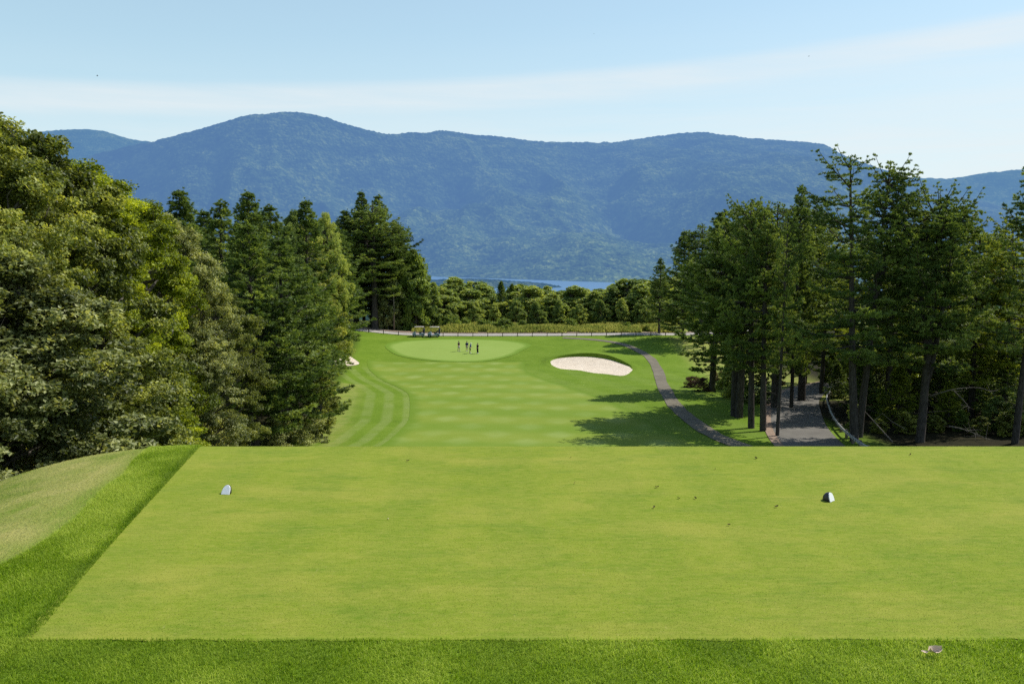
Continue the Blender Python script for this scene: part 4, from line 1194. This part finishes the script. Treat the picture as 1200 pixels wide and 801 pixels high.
# ------------------------------------------------------------------ tall meadow beyond the road (stuff)
rng = np.random.default_rng(41)
n = 42000
mx = rng.uniform(-20, 34, n); my = rng.uniform(157.6, 172, n)
keepm = (fbm(mx / 3, my / 3, 2) > -0.45)
mx, my = mx[keepm], my[keepm]; n = len(mx)
mz = height(mx, my)
hh = rng.uniform(0.45, 1.0, n) * (1 + 0.5 * fbm(mx / 4, my / 4, 2)) * np.clip((my - 156) / 3, 0.5, 1.35)
ang = rng.uniform(0, 2 * PI, n); wv = rng.uniform(0.03, 0.07, n)
dx = np.cos(ang) * wv; dy = np.sin(ang) * wv; lx_ = rng.normal(0, 0.14, n); ly_ = rng.normal(0, 0.14, n)
V = np.stack([np.column_stack([mx - dx, my - dy, mz]), np.column_stack([mx + dx, my + dy, mz]), np.column_stack([mx + dx * 1.3 + lx_, my + dy * 1.3 + ly_, mz + hh]), np.column_stack([mx - dx * 1.3 + lx_, my - dy * 1.3 + ly_, mz + hh])], 1).reshape(-1, 3)
tn = np.clip(0.45 + 0.5 * fbm(mx / 6 + 9, my / 3, 2) + rng.normal(0, 0.15, n), 0, 1)
tint = np.stack([tn * 0.4, tn * 0.4, tn, tn], 1).ravel()
o = link('meadow_grass', mesh_np('meadow_grass', V, [np.arange(n * 4).reshape(n, 4)], {'tint': tint}), M['meadow_blades'])
tag(o, 'tall yellowing meadow grass and goldenrod beyond the far road', 'meadow grass', kind='stuff')

# ------------------------------------------------------------------ near grass (stuff)
def blades(name, x, y, hgt, wid, mat, lean, label, seed, tint=None, dz=0.0, tvar=0.2):
    rng = np.random.default_rng(seed); n = len(x)
    z = height(x, y) + dz
    a = rng.uniform(0, 2 * PI, n)
    dx = np.cos(a) * wid / 2; dy = np.sin(a) * wid / 2
    lx = rng.normal(0, lean, n) * hgt; ly = rng.normal(0, lean, n) * hgt
    b = np.column_stack([x, y, z - 0.002])
    s = np.column_stack([dx, dy, dx * 0])
    midp = b + np.column_stack([lx * 0.35, ly * 0.35, hgt * 0.6])
    tip = b + np.column_stack([lx, ly, hgt * (1 - 0.25 * np.abs(lx + ly) / (hgt + 1e-6)).clip(0.5, 1)])
    V = np.stack([b - s, b + s, midp + s * 0.75, tip, midp - s * 0.75], 1).reshape(-1, 3)
    i = np.arange(n) * 5
    Qd = np.stack([i, i + 1, i + 2, i + 4], 1); Tr = np.stack([i + 4, i + 2, i + 3], 1)
    t = np.clip((tint if tint is not None else 0.5) + rng.normal(0, tvar, n), 0, 1)
    o = link(name, mesh_np(name, V, [Qd, Tr], {'tint': np.repeat(t, 5)}), M[mat])
    return tag(o, label, 'grass', kind='stuff')


rng = np.random.default_rng(51)
# collar of rough in front of the tee and along its left side
n = 150000
x = rng.uniform(-4.8, 4.8, n); y = rng.uniform(4.1, 5.11, n)
xl = []; yl = []
n2 = 120000
yy = 4.1 + (11.2 - 4.1) * rng.uniform(0, 1, n2) ** 1.5
dd = rng.uniform(-0.05, 1.0, n2) * (0.66 + 0.75 * sstep(6.8, 5.0, yy) + 0.14 * fbm(yy * 0.9, yy * 0, 2))
x = np.concatenate([x, tee_edge(yy) - dd]); y = np.concatenate([y, yy])
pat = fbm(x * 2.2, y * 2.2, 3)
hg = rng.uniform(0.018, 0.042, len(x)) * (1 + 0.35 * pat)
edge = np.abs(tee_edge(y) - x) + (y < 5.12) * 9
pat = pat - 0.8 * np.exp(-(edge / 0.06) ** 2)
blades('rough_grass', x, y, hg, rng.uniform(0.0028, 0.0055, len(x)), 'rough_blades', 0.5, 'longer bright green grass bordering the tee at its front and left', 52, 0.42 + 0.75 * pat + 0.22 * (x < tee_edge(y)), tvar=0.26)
# drier short grass on the outer slope
n = 70000
yy = 4.1 + (12.5 - 4.1) * rng.uniform(0, 1, n) ** 1.2
dd = 0.62 + 0.75 * sstep(6.8, 5.0, yy) + 4.8 * rng.uniform(0, 1, n) ** 1.1
x = tee_edge(yy) - dd; y = yy
pat = fbm(x * 1.2, y * 1.2, 3)
blades('slope_grass', x, y, rng.uniform(0.006, 0.016, n), rng.uniform(0.003, 0.006, n), 'dry_blades', 0.6, 'thin dry yellowish grass on the outer left slope of the tee', 53, 0.5 + 0.6 * pat)
# closely mown tee
n = 260000
yy = 1.0 / (1 / 5.16 + (1 / 11.3 - 1 / 5.16) * rng.uniform(0, 1, n))
xx = rng.uniform(-0.68, 0.72, n) * yy
kk_ = (xx > tee_edge(yy)) & (xx < 9.5)
xx = xx[kk_]; yy = yy[kk_]; n = len(xx)
pat = fbm(xx * 0.9, yy * 2.2, 4)
blades('tee_grass', xx, yy, rng.uniform(0.003, 0.0075, n), rng.uniform(0.0018, 0.0034, n) * (0.8 + yy * 0.05), 'tee_blades', 0.8, 'closely mown yellow-green grass of the tee', 54, 0.5 + 0.9 * pat, dz=0.005, tvar=0.12)

n = 60000
yy = rng.uniform(10.36, 10.75, n); xx = rng.uniform(-4.6, 9.8, n); kk_ = xx > tee_edge(yy); xx = xx[kk_]; yy = yy[kk_]
pat = fbm(xx * 1.5, yy * 3, 3)
blades('lip_grass', xx, yy, rng.uniform(0.003, 0.011, len(xx)) * (1 + 0.8 * pat), rng.uniform(0.003, 0.005, len(xx)), 'tee_blades', 0.6, 'slightly longer grass fringe on the far lip of the tee', 57, 0.45 + 0.6 * pat)

# ------------------------------------------------------------------ tee markers
M['marker_black'] = plain('marker_black', (0.030, 0.030, 0.036), 0.45, 0.5)
M['marker_white'] = plain('marker_white', (0.86, 0.86, 0.88), 0.5, 0.4, var=0.04)


def tee_marker(px, py, rz, label, tilt=0.25, s=1.0):
    x, y = ground_at(px, py)
    e = empty('tee_marker', (x, y, hz(x, y) + 0.006), rz, (s, s, s)); tag(e, label, 'tee marker', 'white-faced tee markers')
    # bullet lying on the turf: flat end at local -Y (leaning back), rounded nose at +Y
    na, nr = 28, 9
    V = []; Fc = []
    for j in range(nr):
        t = j / (nr - 1); r = math.sqrt(max(0, 1 - t ** 2.2))
        if j == nr - 1: r = 0.05
        for i in range(na):
            a = PI * i / (na - 1)
            xx = 0.056 * r * math.cos(a) * (1.0 if j else 1.0); zz = 0.100 * r ** 0.9 * math.sin(a) ** 0.62
            V.append((xx, 0.115 * t + tilt * zz * (1 - t), zz))
    for j in range(nr - 1):
        for i in range(na - 1):
            a = j * na + i; Fc.append((a, a + 1, a + na + 1, a + na))
    Fc.append(tuple((nr - 1) * na + i for i in range(na)))
    for j in range(nr - 1):
        Fc.append((j * na, (j + 1) * na, (j + 1) * na + na - 1, j * na + na - 1))
    g = Geo(); g.add(V, Fc); g.build('body', M['marker_black'], e, smooth=True)
    g = Geo(); P0 = []
    for i in range(na):
        a = PI * i / (na - 1); P0.append((0.0535 * math.cos(a), tilt * 0.096 * math.sin(a) ** 0.62 + 0.001, 0.002 + 0.096 * math.sin(a) ** 0.62))
    P1 = [(p[0] * 0.96, p[1] - 0.008, p[2]) for p in P0]
    g.add(P0 + P1, [tuple(range(na, 2 * na))] + [(i, i + 1, na + i + 1, na + i) for i in range(na - 1)] + [(na - 1, 0, na, 2 * na - 1)])
    g.build('face', M['marker_white'], e, bevel=0)
    return e


tee_marker(264, 580, math.radians(-8), 'white-faced dark tee marker on the left side of the tee', 0.72, 0.88)
tee_marker(975, 588, math.radians(42), 'white-faced black tee marker on the right side of the tee', 0.34, 0.90)

# ------------------------------------------------------------------ small litter on the turf
M['dry_leaf'] = plain('dry_leaf', (0.170, 0.120, 0.055), 0.8, 0.2, 0.3, 60)
M['pale_leaf'] = plain('pale_leaf', (0.62, 0.50, 0.38), 0.75, 0.2, 0.15, 40)


def leaf_mesh(l, w, curl, seed):
    rng = np.random.default_rng(seed); nu, nv = 9, 5; V = []; Fc = []
    for i in range(nu):
        t = i / (nu - 1); ww = w * math.sin(PI * (0.06 + 0.88 * t)) ** 0.8
        for j in range(nv):
            s = j / (nv - 1) * 2 - 1
            V.append(((t - 0.5) * l, s * ww / 2, curl * (abs(s) ** 1.6 * 0.8 + (2 * t - 1) ** 2 * 0.6) * w + rng.normal(0, 0.03) * w + 0.006))
    for i in range(nu - 1):
        for j in range(nv - 1):
            a = i * nv + j; Fc.append((a, a + nv, a + nv + 1, a + 1))
    return V, Fc


x, y = ground_at(1091, 770)
g = Geo(); V, Fc = leaf_mesh(0.095, 0.060, 0.55, 3); g.add([(a + 0.015, b, c + 0.012) for a, b, c in V], Fc)
V, Fc = leaf_mesh(0.055, 0.022, 0.4, 4); g.add([(a - 0.058, b - 0.004, c + 0.022 - a * 0.2) for a, b, c in V], Fc)
o = g.build('curled_leaf', M['pale_leaf'], None, smooth=True); o.location = (x, y, hz(x, y) + 0.022); o.rotation_euler = (0.35, 0.0, 0.15)
tag(o, 'pale curled dry leaf lying in the longer grass at the bottom right', 'leaf')
LV = [(770, 572, 'largest brown fallen leaf on the tee, left of the right tee marker'), (766, 596, 'brown fallen leaf below the largest one on the tee'), (795, 585, 'small tan fallen leaf right of the largest brown leaf'), (815, 585, 'brown fallen leaf between the largest leaf and the right marker'),
      (854, 616, 'lone dark fallen leaf in the middle of the tee, below the other leaves'), (886, 538, 'small dark fallen leaf near the far edge of the tee'), (838, 551, 'tiny fallen leaf beyond the largest brown leaf'), (910, 595, 'thin brown fallen leaf left of and below the right marker'),
      (1067, 534, 'dark fallen leaf near the far edge at right'), (669, 537, 'tiny dark leaf near the far edge, right of the middle of the tee'), (478, 541, 'brown thin leaf near the far edge, left of the middle of the tee'), (673, 567, 'tiny leaf crumb on the tee left of the largest leaf')]
for i, (px, py, lab) in enumerate(LV):
    x, y = ground_at(px, py); l = [0.055, 0.05, 0.04, 0.05, 0.04, 0.06, 0.03, 0.055, 0.055, 0.03, 0.05, 0.03][i] * 0.75
    g = Geo(); V, Fc = leaf_mesh(l, l * 0.55, 0.5, 60 + i); g.add(V, Fc)
    o = g.build('fallen_leaf', M['dry_leaf'], None, smooth=True); o.location = (x, y, hz(x, y) + 0.008); o.rotation_euler = (random.uniform(-.3, .3), random.uniform(-.3, .3), random.uniform(0, 6.28))
    tag(o, lab, 'leaf', 'fallen leaves on the tee')
x, y = ground_at(454, 609)
g = Geo(); g.tube([(0, 0, 0), (0, 0, 0.012), (0, 0, 0.02)], [0.002, 0.003, 0.005], 8); o = g.build('broken_tee', M['pale_leaf'], None, smooth=True)
o.location = (x, y, hz(x, y) + 0.006); o.rotation_euler = (0.9, 0.3, 0.4)
tag(o, 'tiny broken white golf tee stuck in the turf left of the middle', 'golf tee')

# ------------------------------------------------------------------ golf carts
M['cart_body'] = plain('cart_body', (0.30, 0.36, 0.46), 0.35, 0.5, 0.05)
M['cart_roof'] = plain('cart_roof', (0.45, 0.40, 0.37), 0.5, 0.4, 0.05)
M['cart_seat'] = plain('cart_seat', (0.05, 0.05, 0.055), 0.6, 0.3)
M['rubber'] = plain('rubber', (0.02, 0.02, 0.02), 0.8, 0.2)
M['rim'] = plain('rim', (0.50, 0.50, 0.52), 0.4, 0.5)
M['black_metal'] = plain('black_metal', (0.03, 0.03, 0.032), 0.5, 0.4)


def golf_cart():
    e = empty('golf_cart')
    # travels toward -X
    g = Geo(); g.prism([(-1.15, 0.28), (-1.18, 0.55), (-1.05, 0.80), (-0.72, 0.90), (-0.62, 0.86), (-0.52, 0.34), (0.10, 0.32), (0.12, 0.62), (0.70, 0.64), (0.95, 0.66), (1.12, 0.60), (1.15, 0.30), (1.0, 0.24), (-1.0, 0.24)], -0.56, 0.56)
    g.build('body', M['cart_body'], e, bevel=0.03)
    g = Geo(); g.box(0.02, 0.56, -0.54, 0.54, 0.66, 0.80); g.build('seat', M['cart_seat'], e, bevel=0.04)
    g = Geo(); g.prism([(0.50, 0.82), (0.62, 0.82), (0.74, 1.22), (0.64, 1.24)], -0.52, 0.52); g.build('backrest', M['cart_seat'], e, bevel=0.03)
    g = Geo(); g.prism([(-0.82, 1.78), (-0.78, 1.86), (-0.4, 1.90), (0.75, 1.90), (0.98, 1.86), (1.0, 1.78)], -0.60, 0.60); g.build('roof', M['cart_roof'], e, bevel=0.03)
    for sy in (-0.52, 0.52):
        g = Geo(); g.tube([(-0.74, sy, 0.86), (-0.62, sy, 1.80)], 0.022, 6); g.build('roof_post', M['black_metal'], e, smooth=True)
        g = Geo(); g.tube([(0.78, sy, 0.64), (0.88, sy, 1.80)], 0.022, 6); g.build('roof_post', M['black_metal'], e, smooth=True)
    m_, nt_ = None, None
    g = Geo(); g.tube([(-0.68, -0.25, 0.86), (-0.46, -0.25, 1.06)], 0.02, 6); g.build('steering_column', M['black_metal'], e, smooth=True)
    a = np.linspace(0, 2 * PI, 17)
    g = Geo(); g.tube([(-0.45 - 0.12 * math.sin(t) * 0.6, -0.25 + 0.17 * math.cos(t), 1.07 + 0.15 * math.sin(t)) for t in a], 0.016, 6); g.build('steering_wheel', M['black_metal'], e, smooth=True)
    for sx in (-0.80, 0.80):
        for sy in (-0.50, 0.50):
            w_ = Geo(); aa = np.linspace(0, 2 * PI, 25)[:-1]
            pr_ = [(0.12, -0.08), (0.21, -0.10), (0.235, -0.06), (0.235, 0.06), (0.21, 0.10), (0.12, 0.08)]
            V = []; Fc = []
            for t in aa:
                for r, yy in pr_: V.append((sx + r * math.cos(t), sy + yy, 0.235 + r * math.sin(t)))
            k = len(pr_); n = len(aa)
            for i in range(n):
                for j in range(k): Fc.append((i * k + j, i * k + (j + 1) % k, ((i + 1) % n) * k + (j + 1) % k, ((i + 1) % n) * k + j))
            wh = empty('wheel'); wh.parent = e
            w_.add(V, Fc); w_.build('tyre', M['rubber'], wh, smooth=True)
            r_ = Geo(); r_.tube([(sx, sy - 0.07, 0.235), (sx, sy, 0.235), (sx, sy + 0.07, 0.235)], [0.125, 0.10, 0.125], 20); r_.build('rim', M['rim'], wh, smooth=False)
    g = Geo(); g.box(0.86, 1.20, -0.45, 0.45, 0.62, 0.66); g.build('bag_rack', M['black_metal'], e, bevel=0.01)
    for sy in (-0.40, 0.40):
        g = Geo(); g.tube([(-1.16, sy, 0.62), (-1.195, sy, 0.62)], [0.07, 0.055], 12); g.build('headlight', M['rim'], e, smooth=True)
    return e


def golf_bag(col):
    e = empty('golf_bag')
    g = Geo(); g.tube([(0, 0, 0), (0.01, 0, 0.05), (0.03, 0, 0.45), (0.06, 0, 0.84), (0.065, 0, 0.88)], [0.125, 0.14, 0.135, 0.145, 0.13], 14); g.build('bag', col, e, smooth=True)
    g = Geo(); g.box(-0.15, -0.10, -0.10, 0.10, 0.12, 0.50); g.build('pocket', col, e, bevel=0.02)
    for k in range(6):
        a = k * 1.05; bx, by = 0.06 + 0.07 * math.cos(a), 0.07 * math.sin(a)
        g = Geo(); g.tube([(bx, by, 0.70), (bx + 0.01, by, 1.05 + 0.03 * k)], 0.008, 6); g.tube([(bx - 0.02, by - 0.02, 1.05 + 0.03 * k), (bx + 0.06, by + 0.03, 1.08 + 0.03 * k)], [0.03, 0.02], 8); g.build('golf_club', M['black_metal'], e, smooth=True)
    return e


M['bag_navy'] = plain('bag_navy', (0.02, 0.03, 0.08), 0.7, 0.2)
M['bag_black'] = plain('bag_black', (0.025, 0.025, 0.03), 0.7, 0.2)
cart = golf_cart(); cart2 = copy_tree(cart)
bag = golf_bag(M['bag_navy']); bag2 = copy_tree(bag)
for c_, b_, px, nm in ((cart, bag, 490.7, 'left'), (cart2, bag2, 508.7, 'right')):
    u, _ = slope_u(px, 394); Y = 151.3; x = u * Y; z = hz(x, Y) + 0.03
    c_.location = (x, Y, z); c_.rotation_euler = (0, 0, 0.06 if nm == 'left' else -0.08)
    tag(c_, f'{nm} one of two golf carts parked behind the green, facing left', 'golf cart', 'golf carts behind the green')
    b_.location = (x + 1.03, Y - 0.22, z + 0.665)
    tag(b_, f'dark golf bag standing on the back of the {nm} golf cart', 'golf bag', 'golf bags on the carts')

# ------------------------------------------------------------------ players on the green
M['skin'] = plain('skin', (0.52, 0.34, 0.25), 0.6, 0.3, 0.05)
M['hair'] = plain('hair', (0.06, 0.04, 0.03), 0.8, 0.2)
M['shoe'] = plain('shoe', (0.55, 0.55, 0.55), 0.6, 0.3)
M['cloth_black'] = plain('cloth_black', (0.018, 0.018, 0.022), 0.9, 0.1)
M['cloth_navy'] = plain('cloth_navy', (0.012, 0.025, 0.10), 0.9, 0.1)
M['cloth_blue'] = plain('cloth_blue', (0.035, 0.10, 0.42), 0.9, 0.1)
M['cloth_grey'] = plain('cloth_grey', (0.36, 0.36, 0.36), 0.9, 0.1)
M['cloth_khaki'] = plain('cloth_khaki', (0.40, 0.36, 0.28), 0.9, 0.1)
M['cap_white'] = plain('cap_white', (0.7, 0.7, 0.72), 0.9, 0.1)


def skin_mesh(name, pts, edges, rad, sub=1, root=0):
    me = bpy.data.meshes.new(name); me.from_pydata(pts, edges, [])
    o = bpy.data.objects.new(name, me); COL.objects.link(o)
    md = o.modifiers.new('skin', 'SKIN'); md.use_smooth_shade = True
    o.modifiers.new('sub', 'SUBSURF').levels = sub
    for i, r in enumerate(rad):
        v = me.skin_vertices[0].data[i]
        v.radius = (r, r) if isinstance(r, (int, float)) else r
        v.use_root = (i == root)
    bpy.context.view_layer.update()
    dg = bpy.context.evaluated_depsgraph_get()
    out = bpy.data.meshes.new_from_object(o.evaluated_get(dg))
    out.name = name
    bpy.data.objects.remove(o)
    return out


def person(label, px, py, rz, shirt, legs, long_legs=False, bend=0.0, stride=0.0, arm=(0.1, 0.1), cap=None, h=1.76):
    x, y = ground_at(px, py, 100); z = hz(x, y) + 0.05
    e = empty('person', (x, y, z), rz, (h / 1.76,) * 3); tag(e, label, 'person', 'players on the putting green')
    cb_, sb_ = math.cos(bend), math.sin(bend)
    def T_(p, piv=0.95):                     # bend the upper body forward (towards -Y) at the hips
        dx, dyy, dzz = p[0], p[1], p[2] - piv
        return (dx, dyy * cb_ - dzz * sb_, piv + dzz * cb_ + dyy * sb_)
    pts = []; E = []; R_ = []
    def add(p, r, par=None):
        pts.append(p); R_.append(r)
        if par is not None: E.append((par, len(pts) - 1))
        return len(pts) - 1
    pel = add((0, 0, 0.96), (0.165, 0.115))
    wst = add(T_((0, 0, 1.12)), (0.145, 0.105), pel); che = add(T_((0, 0.01, 1.32)), (0.175, 0.12), wst); ne = add(T_((0, 0.0, 1.47)), 0.065, che)
    hd0 = add(T_((0, -0.01, 1.56)), 0.078, ne); hd1 = add(T_((0, -0.015, 1.66)), 0.098, hd0); hd2 = add(T_((0, -0.01, 1.74)), 0.06, hd1)
    nose = add(T_((0, -0.115, 1.635)), 0.018, hd1)
    for s in (-1, 1): add(T_((s * 0.098, 0.0, 1.64)), 0.018, hd1)
    A = []
    for s, ar in ((-1, arm[0]), (1, arm[1])):
        sh = add(T_((s * 0.20, 0, 1.40)), 0.065, che)
        el = T_((s * (0.24 + 0.05 * ar), -0.25 * math.sin(ar * 0.6), 1.40 - 0.29 * math.cos(ar * 0.6)))
        wr = (el[0] - s * 0.02, el[1] - 0.25 * math.sin(ar * 1.3 + bend * 0.3), el[2] - 0.25 * math.cos(ar * 1.3 + bend * 0.3))
        ei = add(el, 0.045, sh); wi = add(wr, 0.032, ei)
        dv = np.array(wr) - np.array(el); dv /= np.linalg.norm(dv)
        pm = np.array(wr) + dv * 0.07; pi_ = add(tuple(pm), (0.036, 0.022), wi)
        for k, l in enumerate((0.085, 0.095, 0.09, 0.07)):
            f0 = pm + dv * 0.03 + np.array([0, (k - 1.5) * 0.02, 0]); f1 = f0 + dv * l * 0.5 + np.array([-s * 0.008, 0, 0]); f2 = f0 + dv * l * 0.85 + np.array([-s * 0.03, 0, 0])
            a = add(tuple(f0), 0.009, pi_); a = add(tuple(f1), 0.0085, a); add(tuple(f2), 0.007, a)
        t0 = np.array(wr) + dv * 0.03 + np.array([-s * 0.01, -0.035, 0]); a = add(tuple(t0), 0.01, wi); add(tuple(t0 + dv * 0.05 + np.array([0, -0.015, 0])), 0.009, a)
        A.append((T_((s * 0.20, 0, 1.40)), el, wr))
    Lg = []
    for s in (-1, 1):
        st = stride * s
        hp = (s * 0.10, 0, 0.90); kn = (s * 0.11, -0.03 - 0.45 * math.sin(st * 0.6), 0.90 - 0.41 * math.cos(st * 0.6)); an = (s * 0.115, kn[1] + 0.06 - 0.40 * math.sin(st * 0.2), 0.085)
        a = add(hp, 0.095, pel); k_ = add(kn, 0.062, a); c_ = add((an[0], an[1] + 0.0, 0.30), 0.058, k_); n_ = add(an, 0.04, c_)
        add((s * 0.125, an[1] - 0.15, 0.035), (0.04, 0.03), n_)
        Lg.append((hp, kn, an))
    link('body', skin_mesh('body', pts, E, R_, 1), M['skin'], e)
    P = [(0, 0, 0.93), T_((0, 0, 1.12)), T_((0, 0.01, 1.33)), T_((0, 0.0, 1.45))]; Rr = [(0.18, 0.135), (0.165, 0.125), (0.195, 0.14), (0.085, 0.085)]; Es = [(0, 1), (1, 2), (2, 3)]
    for sh, el, wr in A:
        i = len(P); P += [sh, tuple(np.array(sh) * 0.35 + np.array(el) * 0.65)]; Rr += [0.085, 0.072]; Es += [(2, i), (i, i + 1)]
    link('shirt', skin_mesh('shirt', P, Es, Rr, 1), shirt, e)
    P = [(0, 0, 1.02), (0, 0, 0.95)]; Rr = [(0.178, 0.13), (0.185, 0.14)]; Es = [(0, 1)]
    for hp, kn, an in Lg:
        i = len(P); P += [hp, kn if not long_legs else kn]; Rr += [0.115, 0.092]; Es += [(1, i), (i, i + 1)]
        if long_legs: P.append((an[0], an[1], 0.10)); Rr.append(0.075); Es.append((i + 1, i + 2))
    link('trousers' if long_legs else 'shorts', skin_mesh('legwear', P, Es, Rr, 1), legs, e)
    hc = T_((0, 0.015, 1.69)); g = Geo(); V = []; Fc = []
    nn_, mm = 14, 6
    for j in range(mm):
        ph = j / (mm - 1) * PI * 0.5
        for i in range(nn_):
            t = 2 * PI * i / nn_; V.append((hc[0] + 0.108 * math.cos(ph) * math.cos(t), hc[1] + 0.122 * math.cos(ph) * math.sin(t), hc[2] - 0.02 + 0.105 * math.sin(ph)))
    for j in range(mm - 1):
        for i in range(nn_): Fc.append((j * nn_ + i, j * nn_ + (i + 1) % nn_, (j + 1) * nn_ + (i + 1) % nn_, (j + 1) * nn_ + i))
    if cap:
        b = len(V); V += [(hc[0] - 0.08, hc[1] - 0.10, hc[2] - 0.01), (hc[0] + 0.08, hc[1] - 0.10, hc[2] - 0.01), (hc[0] + 0.06, hc[1] - 0.21, hc[2] - 0.03), (hc[0] - 0.06, hc[1] - 0.21, hc[2] - 0.03)]; Fc.append((b, b + 1, b + 2, b + 3))
    g.add(V, Fc); g.build('cap' if cap else 'hair', cap or M['hair'], e, smooth=True)
    for hp, kn, an in Lg:
        g = Geo(); g.tube([(an[0], an[1] + 0.07, 0.05), (an[0], an[1] - 0.04, 0.055), (an[0] * 1.06, an[1] - 0.16, 0.04), (an[0] * 1.08, an[1] - 0.21, 0.035)], [0.045, 0.054, 0.05, 0.03], 10); g.build('shoe', M['shoe'], e, smooth=True)
    return e


person('person in a black shirt and light shorts, leftmost on the green', 537.6, 411.8, 1.0, M['cloth_black'], M['cloth_grey'], stride=0.25, cap=M['cloth_black'])
person('person in a navy shirt and pale shorts behind the one in bright blue', 547.2, 411.9, 0.4, M['cloth_navy'], M['cloth_khaki'], stride=0.1)
person('person in a bright blue shirt and black shorts, nearest of the middle pair', 550.8, 414.2, 1.9, M['cloth_blue'], M['cloth_black'], bend=0.22, arm=(0.7, 0.7), cap=M['cap_white'])
person('person dressed all in black, rightmost on the green', 559.8, 414.4, -0.9, M['cloth_black'], M['cloth_black'], long_legs=True)

# ------------------------------------------------------------------ birds
M['bird'] = plain('bird_feathers', (0.03, 0.03, 0.03), 0.8, 0.2)


def bird(px, py, Y, rz, roll, label):
    g = Geo()
    pr_ = [(-0.26, 0.01), (-0.14, 0.03), (0.0, 0.055), (0.12, 0.045), (0.18, 0.03), (0.23, 0.008)]
    g.tube([(a, 0, 0) for a, r in pr_], [r for a, r in pr_], 8)
    for s in (-1, 1):
        g.add([(0.10, s * 0.03, 0.01), (0.11, s * 0.26, 0.12), (0.02, s * 0.52, 0.06), (-0.06, s * 0.50, 0.06), (-0.05, s * 0.25, 0.11), (-0.08, s * 0.03, 0.01)], [(0, 1, 4, 5), (1, 2, 3, 4)])
    o = g.build('bird', M['bird'], None)
    o.location = w3(px, py, Y); o.rotation_euler = (roll, 0, rz)
    tag(o, label, 'bird', 'birds in the sky')


bird(114, 89, 190, 0.5, 0.5, 'tiny dark bird high in the sky at the left')
bird(948, 66, 260, 2.2, -0.4, 'tiny dark bird high in the sky at the right')
bird(696, 40, 330, 1.0, 0.3, 'faint tiny bird near the top of the sky, right of the middle')

# ------------------------------------------------------------------ light
SUN_AZ = math.radians(27); SUN_EL = math.radians(50)     # azimuth from +X towards +Y
S = Vector((math.cos(SUN_AZ) * math.cos(SUN_EL), math.sin(SUN_AZ) * math.cos(SUN_EL), math.sin(SUN_EL)))
ld = bpy.data.lights.new('sun', 'SUN'); ld.energy = 5.0; ld.angle = math.radians(0.5); ld.color = (1.0, 0.955, 0.88)
lo = bpy.data.objects.new('sun', ld); COL.objects.link(lo); lo.rotation_euler = S.to_track_quat('Z', 'Y').to_euler(); lo.location = (60, 40, 80)

w = bpy.data.worlds.new('World'); sc.world = w; w.use_nodes = True
nt = w.node_tree; nt.nodes.clear()
sky = N(nt, 'ShaderNodeTexSky', sky_type='NISHITA', sun_disc=False, sun_elevation=SUN_EL, sun_rotation=PI / 2 - SUN_AZ, altitude=150, air_density=1.0, dust_density=0.6, ozone_density=1.5)
tc = N(nt, 'ShaderNodeTexCoord').outputs['Generated']
sep = N(nt, 'ShaderNodeSeparateXYZ'); L(nt, tc, sep.inputs[0])
# thin cirrus: a long streak climbing to the right, and pale veil towards the horizon
zz = math_(nt, 'SUBTRACT', sep.outputs[2], math_(nt, 'MULTIPLY', sep.outputs[0], 0.060))
strk = noise(nt, scaled(nt, tc, (2.0, 2.0, 26.0), (0, 0.06, 0)), 1.6, 5, 0.62, 0.5)
bandc = ramp(nt, zz, [(0.0, g3(1)), (0.10, g3(0.92)), (0.150, g3(0.55)), (0.170, g3(0.42)), (0.184, g3(0.92)), (0.200, g3(0.85)), (0.212, g3(0.12)), (0.26, g3(0.0))])
wisp = math_(nt, 'MULTIPLY', bandc, maprange(nt, strk, 0.18, 0.62, 0.45, 1.0), clamp=True)
veil = mix(nt, maprange(nt, sep.outputs[2], 0.05, 0.7, 0.75, 0.0), sky.outputs[0], (4.0, 5.75, 6.2))
cloud = mix(nt, math_(nt, 'MULTIPLY', wisp, 0.80), veil, (5.5, 5.85, 6.0))
bg = N(nt, 'ShaderNodeBackground'); L(nt, cloud, bg.inputs[0]); bg.inputs[1].default_value = 0.15
wo = N(nt, 'ShaderNodeOutputWorld'); L(nt, bg.outputs[0], wo.inputs[0])

# ------------------------------------------------------------------ camera
cd = bpy.data.cameras.new('camera'); cd.sensor_width = 36; cd.lens = 36 * F / 1200; cd.clip_start = 0.1; cd.clip_end = 20000
co = bpy.data.objects.new('camera', cd); COL.objects.link(co); co.location = CAM; co.rotation_euler = (PI / 2 - PIT, 0, 0)
sc.camera = co

sc.view_settings.view_transform = 'Standard'; sc.view_settings.look = 'None'; sc.view_settings.exposure = 0; sc.view_settings.gamma = 1
sc.render.engine = 'CYCLES'
sc.cycles.use_denoising = False
sc.cycles.max_bounces = 6; sc.cycles.diffuse_bounces = 3; sc.cycles.glossy_bounces = 2; sc.cycles.transmission_bounces = 3
sc.cycles.sample_clamp_indirect = 4
